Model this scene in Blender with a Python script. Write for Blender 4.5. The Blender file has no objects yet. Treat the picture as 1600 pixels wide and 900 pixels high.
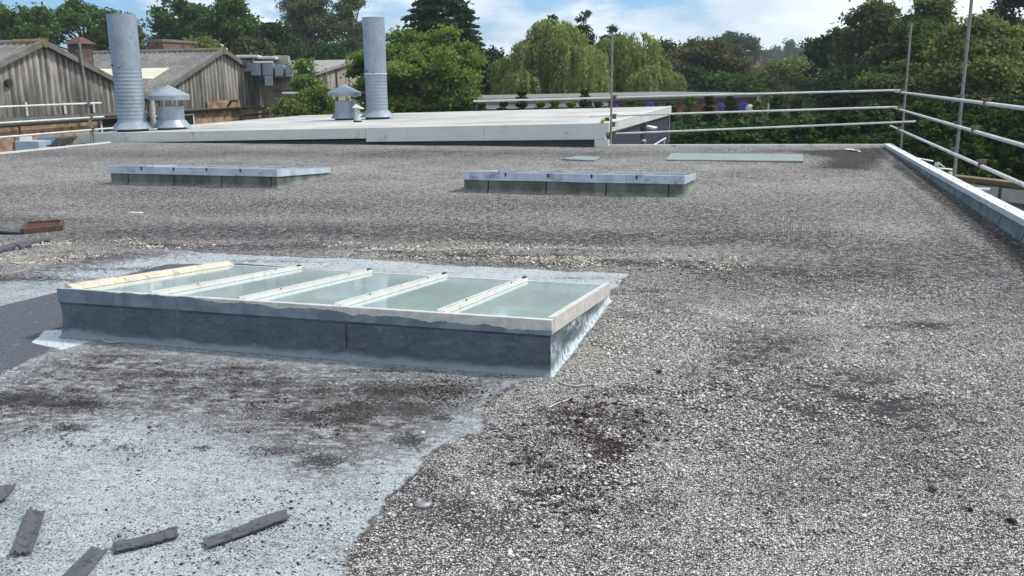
import bpy, math, random
import numpy as np
from mathutils import Matrix, Vector
R = math.radians
sc = bpy.context.scene
col = sc.collection
# ---------------------------------------------------------------- camera
F_PX = 1420.0; EYE = 1.6
ROLL = R(-0.6); PITCH = math.atan(327.5 / F_PX); YAW = math.atan(425 / (F_PX / math.cos(PITCH)))
Fv = np.array([-math.sin(YAW)*math.cos(PITCH), math.cos(YAW)*math.cos(PITCH), -math.sin(PITCH)])
R0 = np.array([math.cos(YAW), math.sin(YAW), 0.0]); U0 = np.cross(R0, Fv)
Rv = math.cos(ROLL)*R0 + math.sin(ROLL)*U0; Uv = -math.sin(ROLL)*R0 + math.cos(ROLL)*U0
cam = bpy.data.cameras.new('camera'); co = bpy.data.objects.new('camera', cam); col.objects.link(co)
cam.sensor_width = 36; cam.lens = F_PX/1600*36; cam.clip_end = 5000; cam.clip_start = 0.05
co.matrix_world = Matrix(((Rv[0], Uv[0], -Fv[0], 0), (Rv[1], Uv[1], -Fv[1], 0), (Rv[2], Uv[2], -Fv[2], EYE), (0, 0, 0, 1)))
sc.camera = co
# ---------------------------------------------------------------- world, sun, exposure
SUN_EL, SUN_AZ = R(52), R(68)          # azimuth measured from +Y towards +X: to the right, a little ahead
w = bpy.data.worlds.new("World"); sc.world = w; w.use_nodes = True
nt = w.node_tree; nt.nodes.clear(); N = nt.nodes.new; L = nt.links.new
out = N('ShaderNodeOutputWorld'); bg = N('ShaderNodeBackground'); L(bg.outputs[0], out.inputs[0])
sky = N('ShaderNodeTexSky'); sky.sky_type = 'NISHITA'; sky.sun_disc = False
sky.sun_elevation = SUN_EL; sky.sun_rotation = SUN_AZ; sky.air_density = 1.0; sky.dust_density = 0.6; sky.ozone_density = 1.6
tc = N('ShaderNodeTexCoord'); mp = N('ShaderNodeMapping'); mp.inputs['Scale'].default_value = (2.8, 2.8, 8.0); mp.inputs['Location'].default_value = (3.1, 1.7, 0.4)
L(tc.outputs['Generated'], mp.inputs[0])
n1 = N('ShaderNodeTexNoise'); n1.inputs['Scale'].default_value = 1.5; n1.inputs['Detail'].default_value = 9; n1.inputs['Roughness'].default_value = 0.55
L(mp.outputs[0], n1.inputs['Vector'])
n2 = N('ShaderNodeTexNoise'); n2.inputs['Scale'].default_value = 2.6; n2.inputs['Detail'].default_value = 6; n2.inputs['Roughness'].default_value = 0.45
L(mp.outputs[0], n2.inputs['Vector'])
sx = N('ShaderNodeSeparateXYZ'); L(tc.outputs['Generated'], sx.inputs[0])
def wm(op, a, b=None, clamp=False):
    m = N('ShaderNodeMath'); m.operation = op; m.use_clamp = clamp
    for i, v in enumerate((a, b)):
        if v is None: continue
        if hasattr(v, 'is_linked'): L(v, m.inputs[i])
        else: m.inputs[i].default_value = v
    return m.outputs[0]
# fewer clouds to the west (x about -0.6), more to the north-east and overhead
bias = wm('ADD', wm('MULTIPLY', sx.outputs['X'], 0.62), wm('MULTIPLY', sx.outputs['Z'], 0.25))
cover = wm('ADD', wm('ADD', n1.outputs[0], bias), 0.215)
r1 = N('ShaderNodeMapRange'); r1.interpolation_type = 'SMOOTHSTEP'; r1.inputs[1].default_value = 0.41; r1.inputs[2].default_value = 0.56; L(cover, r1.inputs[0])
cr = N('ShaderNodeValToRGB'); cr.color_ramp.elements[0].position = 0.34; cr.color_ramp.elements[0].color = (6.9, 8.0, 9.1, 1)
cr.color_ramp.elements[1].position = 0.62; cr.color_ramp.elements[1].color = (10.6, 10.9, 11.2, 1); L(n2.outputs[0], cr.inputs[0])
mx = N('ShaderNodeMix'); mx.data_type = 'RGBA'; L(r1.outputs[0], mx.inputs[0]); sb = N('ShaderNodeMix'); sb.data_type = 'RGBA'; sb.blend_type = 'MULTIPLY'; sb.inputs[0].default_value = 1; sb.inputs[7].default_value = (0.70, 1.0, 1.45, 1); L(sky.outputs[0], sb.inputs[6]); L(sb.outputs[2], mx.inputs[6]); L(cr.outputs[0], mx.inputs[7])
L(mx.outputs[2], bg.inputs[0]); bg.inputs[1].default_value = 0.085
sl = bpy.data.lights.new('sun', 'SUN'); sl.energy = 2.9; sl.angle = R(7); sl.color = (1.0, 0.96, 0.9)
so = bpy.data.objects.new('sun', sl); col.objects.link(so)
sd = Vector((math.sin(SUN_AZ)*math.cos(SUN_EL), math.cos(SUN_AZ)*math.cos(SUN_EL), math.sin(SUN_EL)))
so.rotation_euler = sd.to_track_quat('Z', 'Y').to_euler()
sc.view_settings.view_transform = 'Standard'; sc.view_settings.look = 'None'; sc.view_settings.gamma = 1
sc.view_settings.exposure = 0.35
sc.render.engine = 'CYCLES'
sc.cycles.volume_bounces = 0; sc.cycles.max_bounces = 6; sc.cycles.transparent_max_bounces = 8

# ---------------------------------------------------------------- measuring helpers (photo pixel -> place in the world)
EYEP = np.array([0, 0, EYE])
def ray(x, y): return (x-800)/F_PX*Rv - (y-450)/F_PX*Uv + Fv
def PZ(x, y, z=0.0):
    d = ray(x, y); return EYEP + (z-EYE)/d[2]*d
def PD(x, y, D): return EYEP + ray(x, y)*D
def PX(x, y, X):
    d = ray(x, y); return EYEP + X/d[0]*d
def PYY(x, y, Y):
    d = ray(x, y); return EYEP + Y/d[1]*d

# ---------------------------------------------------------------- mesh helpers
class MB:
    def __init__(s): s.v = []; s.f = []
    def add(s, vs, fs):
        o = len(s.v); s.v += [tuple(map(float, p)) for p in vs]; s.f += [tuple(i+o for i in f) for f in fs]; return s
    def box(s, a, b):
        (x0, y0, z0), (x1, y1, z1) = a, b
        return s.add([(x0,y0,z0),(x1,y0,z0),(x1,y1,z0),(x0,y1,z0),(x0,y0,z1),(x1,y0,z1),(x1,y1,z1),(x0,y1,z1)],
              [(0,3,2,1),(4,5,6,7),(0,1,5,4),(1,2,6,5),(2,3,7,6),(3,0,4,7)])
    def hexa(s, p):   # eight corners, bottom four then top four
        return s.add(p, [(0,3,2,1),(4,5,6,7),(0,1,5,4),(1,2,6,5),(2,3,7,6),(3,0,4,7)])
    def bar(s, p, q, w_, h_, up=(0,0,1)):
        p = Vector(p); q = Vector(q); d = (q-p).normalized(); u = Vector(up); sd_ = d.cross(u).normalized(); u = sd_.cross(d).normalized()
        a = sd_*w_/2; b = u*h_
        return s.hexa([p-a, p+a, q+a, q-a, p-a+b, p+a+b, q+a+b, q-a+b])
    def tube(s, pts, r, n=10, cap=True):
        pts = [Vector(p) for p in pts]; rs = r if isinstance(r, (list, tuple)) else [r]*len(pts)
        o = len(s.v); prev = None
        for i, p in enumerate(pts):
            d = (pts[min(i+1, len(pts)-1)]-pts[max(i-1, 0)]).normalized()
            if prev is None: a = d.orthogonal().normalized()
            else: a = (prev-d*prev.dot(d)).normalized()
            prev = a; b = d.cross(a)
            for k in range(n):
                t = 2*math.pi*k/n; s.v.append(tuple(p+(a*math.cos(t)+b*math.sin(t))*rs[i]))
        for i in range(len(pts)-1):
            for k in range(n):
                k2 = (k+1) % n; s.f.append((o+i*n+k, o+i*n+k2, o+(i+1)*n+k2, o+(i+1)*n+k))
        if cap:
            s.f.append(tuple(o+k for k in range(n))[::-1]); s.f.append(tuple(o+(len(pts)-1)*n+k for k in range(n)))
        return s
    def lathe(s, prof, c=(0,0,0), n=40, caps=False):
        o = len(s.v)
        for r_, z_ in prof:
            for k in range(n):
                t = 2*math.pi*k/n; s.v.append((c[0]+r_*math.cos(t), c[1]+r_*math.sin(t), c[2]+z_))
        for i in range(len(prof)-1):
            for k in range(n):
                k2 = (k+1) % n; s.f.append((o+i*n+k, o+i*n+k2, o+(i+1)*n+k2, o+(i+1)*n+k))
        if caps: s.f.append(tuple(o+k for k in range(n))[::-1]); s.f.append(tuple(o+(len(prof)-1)*n+k for k in range(n)))
        return s
    def build(s, name, mat, parent=None, smooth=False, bevel=0):
        me = bpy.data.meshes.new(name); me.from_pydata(s.v, [], s.f); me.update()
        return link(me, name, mat, parent, smooth, bevel)
def link(me, name, mat, parent=None, smooth=False, bevel=0):
    me.materials.append(mat)
    o = bpy.data.objects.new(name, me); col.objects.link(o)
    if parent is not None: o.parent = parent; o.matrix_parent_inverse = Matrix.Translation(-Vector(parent.location))
    if smooth:
        me.polygons.foreach_set('use_smooth', [True]*len(me.polygons))
        try: me.set_sharp_from_angle(angle=R(40))
        except Exception: pass
    if bevel:
        m = o.modifiers.new('bevel', 'BEVEL'); m.width = bevel; m.segments = 2; m.limit_method = 'ANGLE'
    return o
def npmesh(name, V, Q, mat, parent=None, attrs=None, smooth=False):
    V = np.asarray(V, dtype=np.float32); Q = np.asarray(Q, dtype=np.int32); k = Q.shape[1]
    me = bpy.data.meshes.new(name); me.vertices.add(len(V)); me.vertices.foreach_set('co', V.ravel())
    me.loops.add(Q.size); me.loops.foreach_set('vertex_index', Q.ravel())
    me.polygons.add(len(Q)); me.polygons.foreach_set('loop_start', np.arange(len(Q), dtype=np.int32)*k)
    me.update(calc_edges=True)
    for nm, (dom, ty, arr) in (attrs or {}).items():
        a = me.attributes.new(nm, ty, dom)
        a.data.foreach_set('color' if 'COLOR' in ty else 'value', np.asarray(arr, dtype=np.float32).ravel())
    me.validate()
    return link(me, name, mat, parent, smooth)
def thing(name, loc, label, cat, group=None):
    o = bpy.data.objects.new(name, None); col.objects.link(o); o.location = tuple(map(float, loc)); o.empty_display_size = 0.2
    return tag(o, label, cat, group)
def tag(o, label=None, cat=None, group=None, kind=None):
    if label: o['label'] = label
    if cat: o['category'] = cat
    if group: o['group'] = group
    if kind: o['kind'] = kind
    return o
def plab(o, label): o['label'] = label; return o
def copy_thing(o, loc, rz=0, s=1.0, label=None, sz=None):
    c = o.copy(); col.objects.link(c); c.location = tuple(map(float, loc)); c.rotation_euler = (0, 0, rz); c.scale = (s, s, sz or s)
    if label: c['label'] = label
    for ch in list(o.children):
        d = ch.copy(); col.objects.link(d); d.parent = c
        for g in list(ch.children):
            e = g.copy(); col.objects.link(e); e.parent = d
    return c

# ---------------------------------------------------------------- material helpers
class G:
    """small node graph builder"""
    def __init__(s, name, rough=0.7, metal=0.0, spec=0.5):
        s.m = bpy.data.materials.new(name); s.m.use_nodes = True; s.t = s.m.node_tree; s.b = s.t.nodes['Principled BSDF']
        s.b.inputs['Roughness'].default_value = rough; s.b.inputs['Metallic'].default_value = metal
        s.b.inputs['Specular IOR Level'].default_value = spec; s._pos = None
    def n(s, ty, **kw):
        nd = s.t.nodes.new('ShaderNode'+ty)
        for k, v in kw.items(): setattr(nd, k, v)
        return nd
    def l(s, a, b): s.t.links.new(a, b)
    def put(s, inp, v):
        if hasattr(v, 'is_linked'): s.l(v, inp)
        elif isinstance(v, (tuple, list)) and len(v) == 3 and inp.type == 'RGBA': inp.default_value = (*v, 1)
        else: inp.default_value = v
    def pos(s):
        if s._pos is None: s._pos = s.n('NewGeometry').outputs['Position']
        return s._pos
    def map(s, scale, vec=None, rot=(0,0,0)):
        m = s.n('Mapping'); m.inputs['Scale'].default_value = scale; m.inputs['Rotation'].default_value = rot; s.l(vec or s.pos(), m.inputs[0]); return m.outputs[0]
    def noise(s, scale, detail=4, rough=0.55, vec=None):
        t = s.n('TexNoise'); t.inputs['Scale'].default_value = scale; t.inputs['Detail'].default_value = detail; t.inputs['Roughness'].default_value = rough
        s.l(vec or s.pos(), t.inputs['Vector']); return t.outputs[0]
    def math(s, op, a, b=0.0, c=None, clamp=False):
        m = s.n('Math', operation=op, use_clamp=clamp); s.put(m.inputs[0], a); s.put(m.inputs[1], b)
        if c is not None: s.put(m.inputs[2], c)
        return m.outputs[0]
    def ss(s, v, a, b):   # smoothstep
        m = s.n('MapRange', interpolation_type='SMOOTHSTEP'); s.put(m.inputs[0], v); m.inputs[1].default_value = a; m.inputs[2].default_value = b; return m.outputs[0]
    def mix(s, f, a, b, mode='MIX'):
        m = s.n('Mix', data_type='RGBA', blend_type=mode); s.put(m.inputs[0], f); s.put(m.inputs[6], a); s.put(m.inputs[7], b); return m.outputs[2]
    def ramp(s, v, *els):
        r = s.n('ValToRGB'); s.l(v, r.inputs[0]); e = r.color_ramp.elements
        while len(e) < len(els): e.new(0.5)
        for x, (p, c) in zip(e, els): x.position = p; x.color = (*c, 1) if len(c) == 3 else c
        return r.outputs[0]
    def xyz(s, vec=None):
        x = s.n('SeparateXYZ'); s.l(vec or s.pos(), x.inputs[0]); return x.outputs
    def attr(s, name):
        a = s.n('Attribute', attribute_name=name); return a
    def bump(s, h, strength=0.5, dist=0.01):
        b = s.n('Bump'); b.inputs['Strength'].default_value = strength; b.inputs['Distance'].default_value = dist; s.put(b.inputs['Height'], h); s.l(b.outputs[0], s.b.inputs['Normal'])
    def done(s, colr, rough=None):
        s.put(s.b.inputs['Base Color'], colr)
        if rough is not None: s.put(s.b.inputs['Roughness'], rough)
        return s.m
def plain(name, c, rough=0.6, metal=0.0, var=0.25, scale=3.0, dirt=None, bump=0.0, bscale=30, spec=0.5):
    """colour with large and small unevenness, optional dirt colour"""
    g = G(name, rough, metal, spec); a = g.noise(scale, 5); b = g.noise(scale*9, 4)
    k = g.math('ADD', g.math('MULTIPLY', a, 0.65), g.math('MULTIPLY', b, 0.35))
    lo = tuple(x*(1-var) for x in c); hi = tuple(min(0.95, x*(1+var)) for x in c)
    cc = g.ramp(k, (0.35, lo), (0.65, hi))
    if dirt: cc = g.mix(g.ss(g.noise(scale*2.3, 7, 0.65), 0.55, 0.72), cc, dirt)
    if bump: g.bump(g.noise(bscale, 4), bump, 0.01)
    return g.done(cc, g.ramp(b, (0.3, (rough*0.85,)*3), (0.7, (min(1, rough*1.15),)*3)))

M = {}
M['white_trim'] = plain('white_trim', (0.62, 0.64, 0.63), 0.45, var=0.1, dirt=(0.34, 0.34, 0.32), scale=2)
M['fascia'] = plain('fascia', (0.55, 0.58, 0.555), 0.5, var=0.07, dirt=(0.36, 0.37, 0.34), scale=1.2)
M['dark_wall'] = plain('dark_wall', (0.045, 0.05, 0.055), 0.6, scale=2)
M['galv'] = plain('galv', (0.27, 0.325, 0.375), 0.42, 0.35, var=0.16, scale=2.2, bump=0.15, bscale=5, dirt=(0.20, 0.235, 0.265))
M['steel_tube'] = plain('steel_tube', (0.62, 0.63, 0.62), 0.42, 0.35, var=0.14, scale=4, dirt=(0.36, 0.34, 0.31))
M['steel_old'] = plain('steel_old', (0.24, 0.245, 0.25), 0.55, 0.4, var=0.2, scale=5, dirt=(0.15, 0.12, 0.10))
M['rust'] = plain('rust', (0.085, 0.045, 0.034), 0.85, 0.1, var=0.35, scale=22, dirt=(0.05, 0.03, 0.025))
M['coupler'] = plain('coupler', (0.17, 0.12, 0.10), 0.75, 0.3, var=0.3, scale=18)
M['alu'] = plain('alu', (0.60, 0.60, 0.585), 0.42, 0.0, var=0.1, scale=9, dirt=(0.40, 0.37, 0.31))
M['alu_old'] = plain('alu_old', (0.50, 0.46, 0.37), 0.7, 0.0, var=0.2, scale=9, dirt=(0.16, 0.13, 0.08), bump=0.3)
M['black'] = plain('black', (0.02, 0.02, 0.022), 0.6)
M['sage'] = plain('sage', (0.20, 0.245, 0.225), 0.75, var=0.12, scale=2.5, dirt=(0.17, 0.19, 0.17))
M['parapet_felt'] = plain('parapet_felt', (0.15, 0.19, 0.18), 0.8, var=0.18, scale=4, dirt=(0.07, 0.09, 0.08), bump=0.4, bscale=150)
M['yellow'] = plain('yellow', (0.62, 0.48, 0.10), 0.6)
M['red'] = plain('red', (0.45, 0.03, 0.03), 0.5)
M['blue'] = plain('blue', (0.03, 0.045, 0.36), 0.5)
M['wood'] = None

# ---------- roof surface: chippings, bitumen coat, mud, moss; masks come from point attributes
def roof_material():
    g = G('chippings_roof', 0.85, 0, 0.15)
    a1 = g.attr('mask_a'); a2 = g.attr('mask_b')
    s1 = g.n('SeparateColor'); g.l(a1.outputs['Color'], s1.inputs[0]); s2 = g.n('SeparateColor'); g.l(a2.outputs['Color'], s2.inputs[0])
    coat_sd, mud_sd, felt_sd = s1.outputs; moss_m, dark_m, dust_m = s2.outputs
    nA = g.noise(2.2, 8, 0.6); nB = g.noise(14, 6, 0.6); nC = g.noise(60, 3, 0.6); nL = g.noise(0.55, 5, 0.6)
    streak = g.noise(7, 7, 0.62, g.map((1.0, 2.6, 1), rot=(0, 0, R(-28))))
    w1 = g.math('ADD', g.math('MULTIPLY', g.math('SUBTRACT', nA, 0.5), 0.35), g.math('ADD', g.math('MULTIPLY', g.math('SUBTRACT', nB, 0.5), 0.22), g.math('MULTIPLY', g.math('SUBTRACT', nC, 0.5), 0.07)))
    def unit(sd, wv, lo=-0.012, hi=0.012): return g.ss(g.math('ADD', g.math('SUBTRACT', sd, 0.5), wv), lo, hi)
    coat = unit(coat_sd, g.math('MULTIPLY', w1, 0.45)); mud = unit(mud_sd, g.math('ADD', w1, g.math('ADD', g.math('MULTIPLY', g.math('SUBTRACT', streak, 0.5), 1.1), g.math('MULTIPLY', g.math('SUBTRACT', nB, 0.5), 1.1))), -0.09, 0.09)
    felt = unit(felt_sd, g.math('MULTIPLY', w1, 0.08), -0.006, 0.006)
    # chips: jittered cells about a centimetre across
    wob = g.n('Mix', data_type='VECTOR'); wob.inputs[0].default_value = 0.012
    nz = g.n('TexNoise'); nz.inputs['Scale'].default_value = 45; nz.inputs['Detail'].default_value = 3; g.l(g.pos(), nz.inputs['Vector'])
    g.l(g.pos(), wob.inputs[4]); g.l(nz.outputs['Color'], wob.inputs[5])
    def cells(scale):
        v = g.n('TexVoronoi', voronoi_dimensions='2D', feature='F1'); v.inputs['Scale'].default_value = scale; g.l(wob.outputs[1], v.inputs['Vector'])
        q = g.n('SeparateColor'); g.l(v.outputs['Color'], q.inputs[0]); return v.outputs['Distance'], q.outputs[0], q.outputs[1]
    d1, r1_, h1 = cells(122); d2, r2_, h2 = cells(205)
    low = g.math('ADD', g.math('MULTIPLY', g.math('SUBTRACT', nL, 0.5), 1.0), g.math('MULTIPLY', g.math('SUBTRACT', nA, 0.5), 0.6))
    dark_m = g.math('MULTIPLY', dark_m, g.math('ADD', 0.45, g.math('MULTIPLY', g.ss(g.math('ADD', g.math('MULTIPLY', nA, 0.6), g.math('MULTIPLY', nB, 0.4)), 0.44, 0.54), 1.05)))
    thr = g.math('ADD', g.math('SUBTRACT', 0.40, g.math('MULTIPLY', low, 0.9)), g.math('SUBTRACT', g.math('MULTIPLY', dark_m, 0.46), g.math('MULTIPLY', dust_m, 0.30)))
    thr = g.math('ADD', thr, g.math('ADD', g.math('MULTIPLY', g.math('SUBTRACT', nB, 0.5), 0.55), g.math('MULTIPLY', g.math('SUBTRACT', g.noise(33, 3, 0.6), 0.5), 0.75)))
    farz = g.ss(g.xyz()[1], 5.0, 11.0); nM = g.noise(15, 3, 0.65)
    thr = g.math('ADD', thr, g.math('MULTIPLY', farz, g.math('ADD', 0.06, g.math('MULTIPLY', g.math('SUBTRACT', nM, 0.5), 1.7))))
    def chipmask(d, r, soft=0.10):
        on = g.ss(g.math('SUBTRACT', r, thr), -0.05, 0.07); rim = g.ss(d, 0.56, 0.30); return g.math('MULTIPLY', on, rim)
    c1 = chipmask(d1, r1_); c2 = chipmask(d2, r2_)
    bed = g.mix(nC, (0.018, 0.016, 0.0165), (0.054, 0.049, 0.051))
    tone1 = g.ramp(h1, (0.0, (0.25, 0.245, 0.245)), (0.5, (0.50, 0.49, 0.475)), (1.0, (0.84, 0.82, 0.78)))
    tone2 = g.ramp(h2, (0.0, (0.13, 0.127, 0.135)), (0.6, (0.38, 0.37, 0.375)), (1.0, (0.66, 0.65, 0.63)))
    gravel = g.mix(g.math('MULTIPLY', c2, 0.75), bed, tone2); gravel = g.mix(c1, gravel, tone1)
    d3, r3_, h3 = cells(36); big_ = g.math('MULTIPLY', g.math('MULTIPLY', g.ss(r3_, 0.80, 0.83), g.ss(d3, 0.42, 0.30)), farz); gravel = g.mix(g.math('MULTIPLY', big_, 0.75), gravel, (0.62, 0.61, 0.58))
    drk_ = g.math('MULTIPLY', g.math('MULTIPLY', g.ss(r3_, 0.22, 0.18), g.ss(d3, 0.5, 0.36)), farz); gravel = g.mix(g.math('MULTIPLY', drk_, 0.7), gravel, (0.03, 0.03, 0.032))
    gravel = g.mix(g.math('MULTIPLY', dark_m, 0.42), gravel, (0.04, 0.039, 0.044))
    gravel = g.mix(g.math('MULTIPLY', g.ss(dust_m, 0.35, 0.9), 0.30), gravel, (1.0, 0.88, 0.72), 'MULTIPLY')
    # coating brushed over the chips
    cn = g.math('ADD', g.math('MULTIPLY', nA, 0.5), g.math('MULTIPLY', streak, 0.5))
    coatc = g.ramp(cn, (0.34, (0.22, 0.24, 0.26)), (0.50, (0.395, 0.435, 0.46)), (0.68, (0.51, 0.555, 0.58)))
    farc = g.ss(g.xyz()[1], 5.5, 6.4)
    pit = g.math('MULTIPLY', g.ss(g.math('ADD', r2_, g.math('MULTIPLY', g.math('SUBTRACT', nB, 0.5), 0.9)), 0.38, 0.24), g.ss(d2, 0.62, 0.35))
    pit1 = g.math('MULTIPLY', g.ss(g.math('ADD', r1_, g.math('MULTIPLY', g.math('SUBTRACT', nA, 0.5), 1.0)), 0.22, 0.12), g.ss(d1, 0.6, 0.4))
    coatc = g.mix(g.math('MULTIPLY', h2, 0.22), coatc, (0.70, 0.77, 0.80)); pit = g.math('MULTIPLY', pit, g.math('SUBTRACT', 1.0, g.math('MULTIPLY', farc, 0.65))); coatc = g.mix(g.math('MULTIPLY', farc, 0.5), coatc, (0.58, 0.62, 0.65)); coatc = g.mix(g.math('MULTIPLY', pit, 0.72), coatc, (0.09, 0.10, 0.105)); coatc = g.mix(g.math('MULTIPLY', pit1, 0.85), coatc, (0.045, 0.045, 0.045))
    coatc = g.mix(g.math('MULTIPLY', g.ss(g.noise(11, 8, 0.7, g.map((1.0, 2.4, 1), rot=(0, 0, R(-28)))), 0.53, 0.66), 0.62), coatc, (0.13, 0.125, 0.12))
    mudc = g.ramp(g.math('ADD', g.math('MULTIPLY', streak, 0.55), g.math('MULTIPLY', nB, 0.45)), (0.42, (0.040, 0.037, 0.036)), (0.485, (0.120, 0.115, 0.116)), (0.54, (0.205, 0.210, 0.222)), (0.61, (0.36, 0.39, 0.415))); mudc = g.mix(g.ss(nC, 0.62, 0.74), mudc, (0.05, 0.045, 0.04))
    mudc = g.mix(g.math('MULTIPLY', g.ss(r1_, 0.955, 0.97), g.ss(d1, 0.4, 0.25)), mudc, (0.7, 0.7, 0.68))
    coatc = g.mix(mud, coatc, mudc)
    feltc = g.mix(g.ss(nC, 0.3, 0.7), (0.062, 0.068, 0.080), (0.118, 0.127, 0.148)); feltc = g.mix(g.ss(g.math('ADD', g.math('MULTIPLY', nB, 0.6), g.math('MULTIPLY', streak, 0.4)), 0.54, 0.66), feltc, (0.22, 0.23, 0.245))
    coatc = g.mix(g.ss(g.math('ADD', a1.outputs['Alpha'], g.math('MULTIPLY', g.math('SUBTRACT', nB, 0.5), 0.8)), 0.4, 0.6), coatc, (0.60, 0.66, 0.69))
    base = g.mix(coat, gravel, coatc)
    ev = g.math('ADD', g.math('SUBTRACT', coat_sd, 0.5), g.math('MULTIPLY', w1, 0.45)); edge_ = g.math('MULTIPLY', g.math('MULTIPLY', g.ss(ev, -0.030, -0.008), g.ss(ev, 0.016, 0.0)), g.ss(g.noise(6, 4), 0.42, 0.56)); base = g.mix(g.math('MULTIPLY', edge_, 0.75), base, (0.045, 0.043, 0.045))  # bitumen smear and shadow line painted into the colour along the coating edge
    base = g.mix(felt, base, feltc)
    # moss and rotted leaf dirt, blotchy
    moss_m = g.math('MULTIPLY', moss_m, g.math('SUBTRACT', 1.0, g.math('MULTIPLY', g.math('MULTIPLY', coat, farc), 0.35)))
    mossk = g.ss(g.math('ADD', g.math('ADD', g.math('ADD', moss_m, g.math('MULTIPLY', g.math('SUBTRACT', streak, 0.5), 1.6)), g.math('MULTIPLY', g.math('SUBTRACT', nB, 0.5), 1.8)), g.math('ADD', g.math('MULTIPLY', g.math('SUBTRACT', nC, 0.5), 2.0), g.math('MULTIPLY', g.math('SUBTRACT', r2_, 0.5), 0.7))), 0.50, 0.68)
    mossc = g.mix(nC, (0.005, 0.0045, 0.004), (0.026, 0.021, 0.017))
    base = g.mix(g.math('MULTIPLY', mossk, 0.82), base, mossc)
    hgt = g.math('ADD', g.math('MULTIPLY', c1, 1.0), g.math('MULTIPLY', c2, 0.45))
    hgt = g.math('MULTIPLY', hgt, g.math('SUBTRACT', 1.0, g.math('MULTIPLY', felt, 0.9)))
    hgt = g.math('MULTIPLY', hgt, g.math('SUBTRACT', 1.0, g.math('MULTIPLY', g.math('MULTIPLY', mud, coat), 0.8)))
    hgt = g.math('ADD', hgt, g.math('ADD', g.math('MULTIPLY', mossk, 1.2), g.math('ADD', nC, g.math('MULTIPLY', coat, 0.8))))
    g.bump(hgt, 0.8, 0.005)
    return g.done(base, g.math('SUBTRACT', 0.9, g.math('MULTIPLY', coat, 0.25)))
M['roof'] = roof_material()

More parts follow.
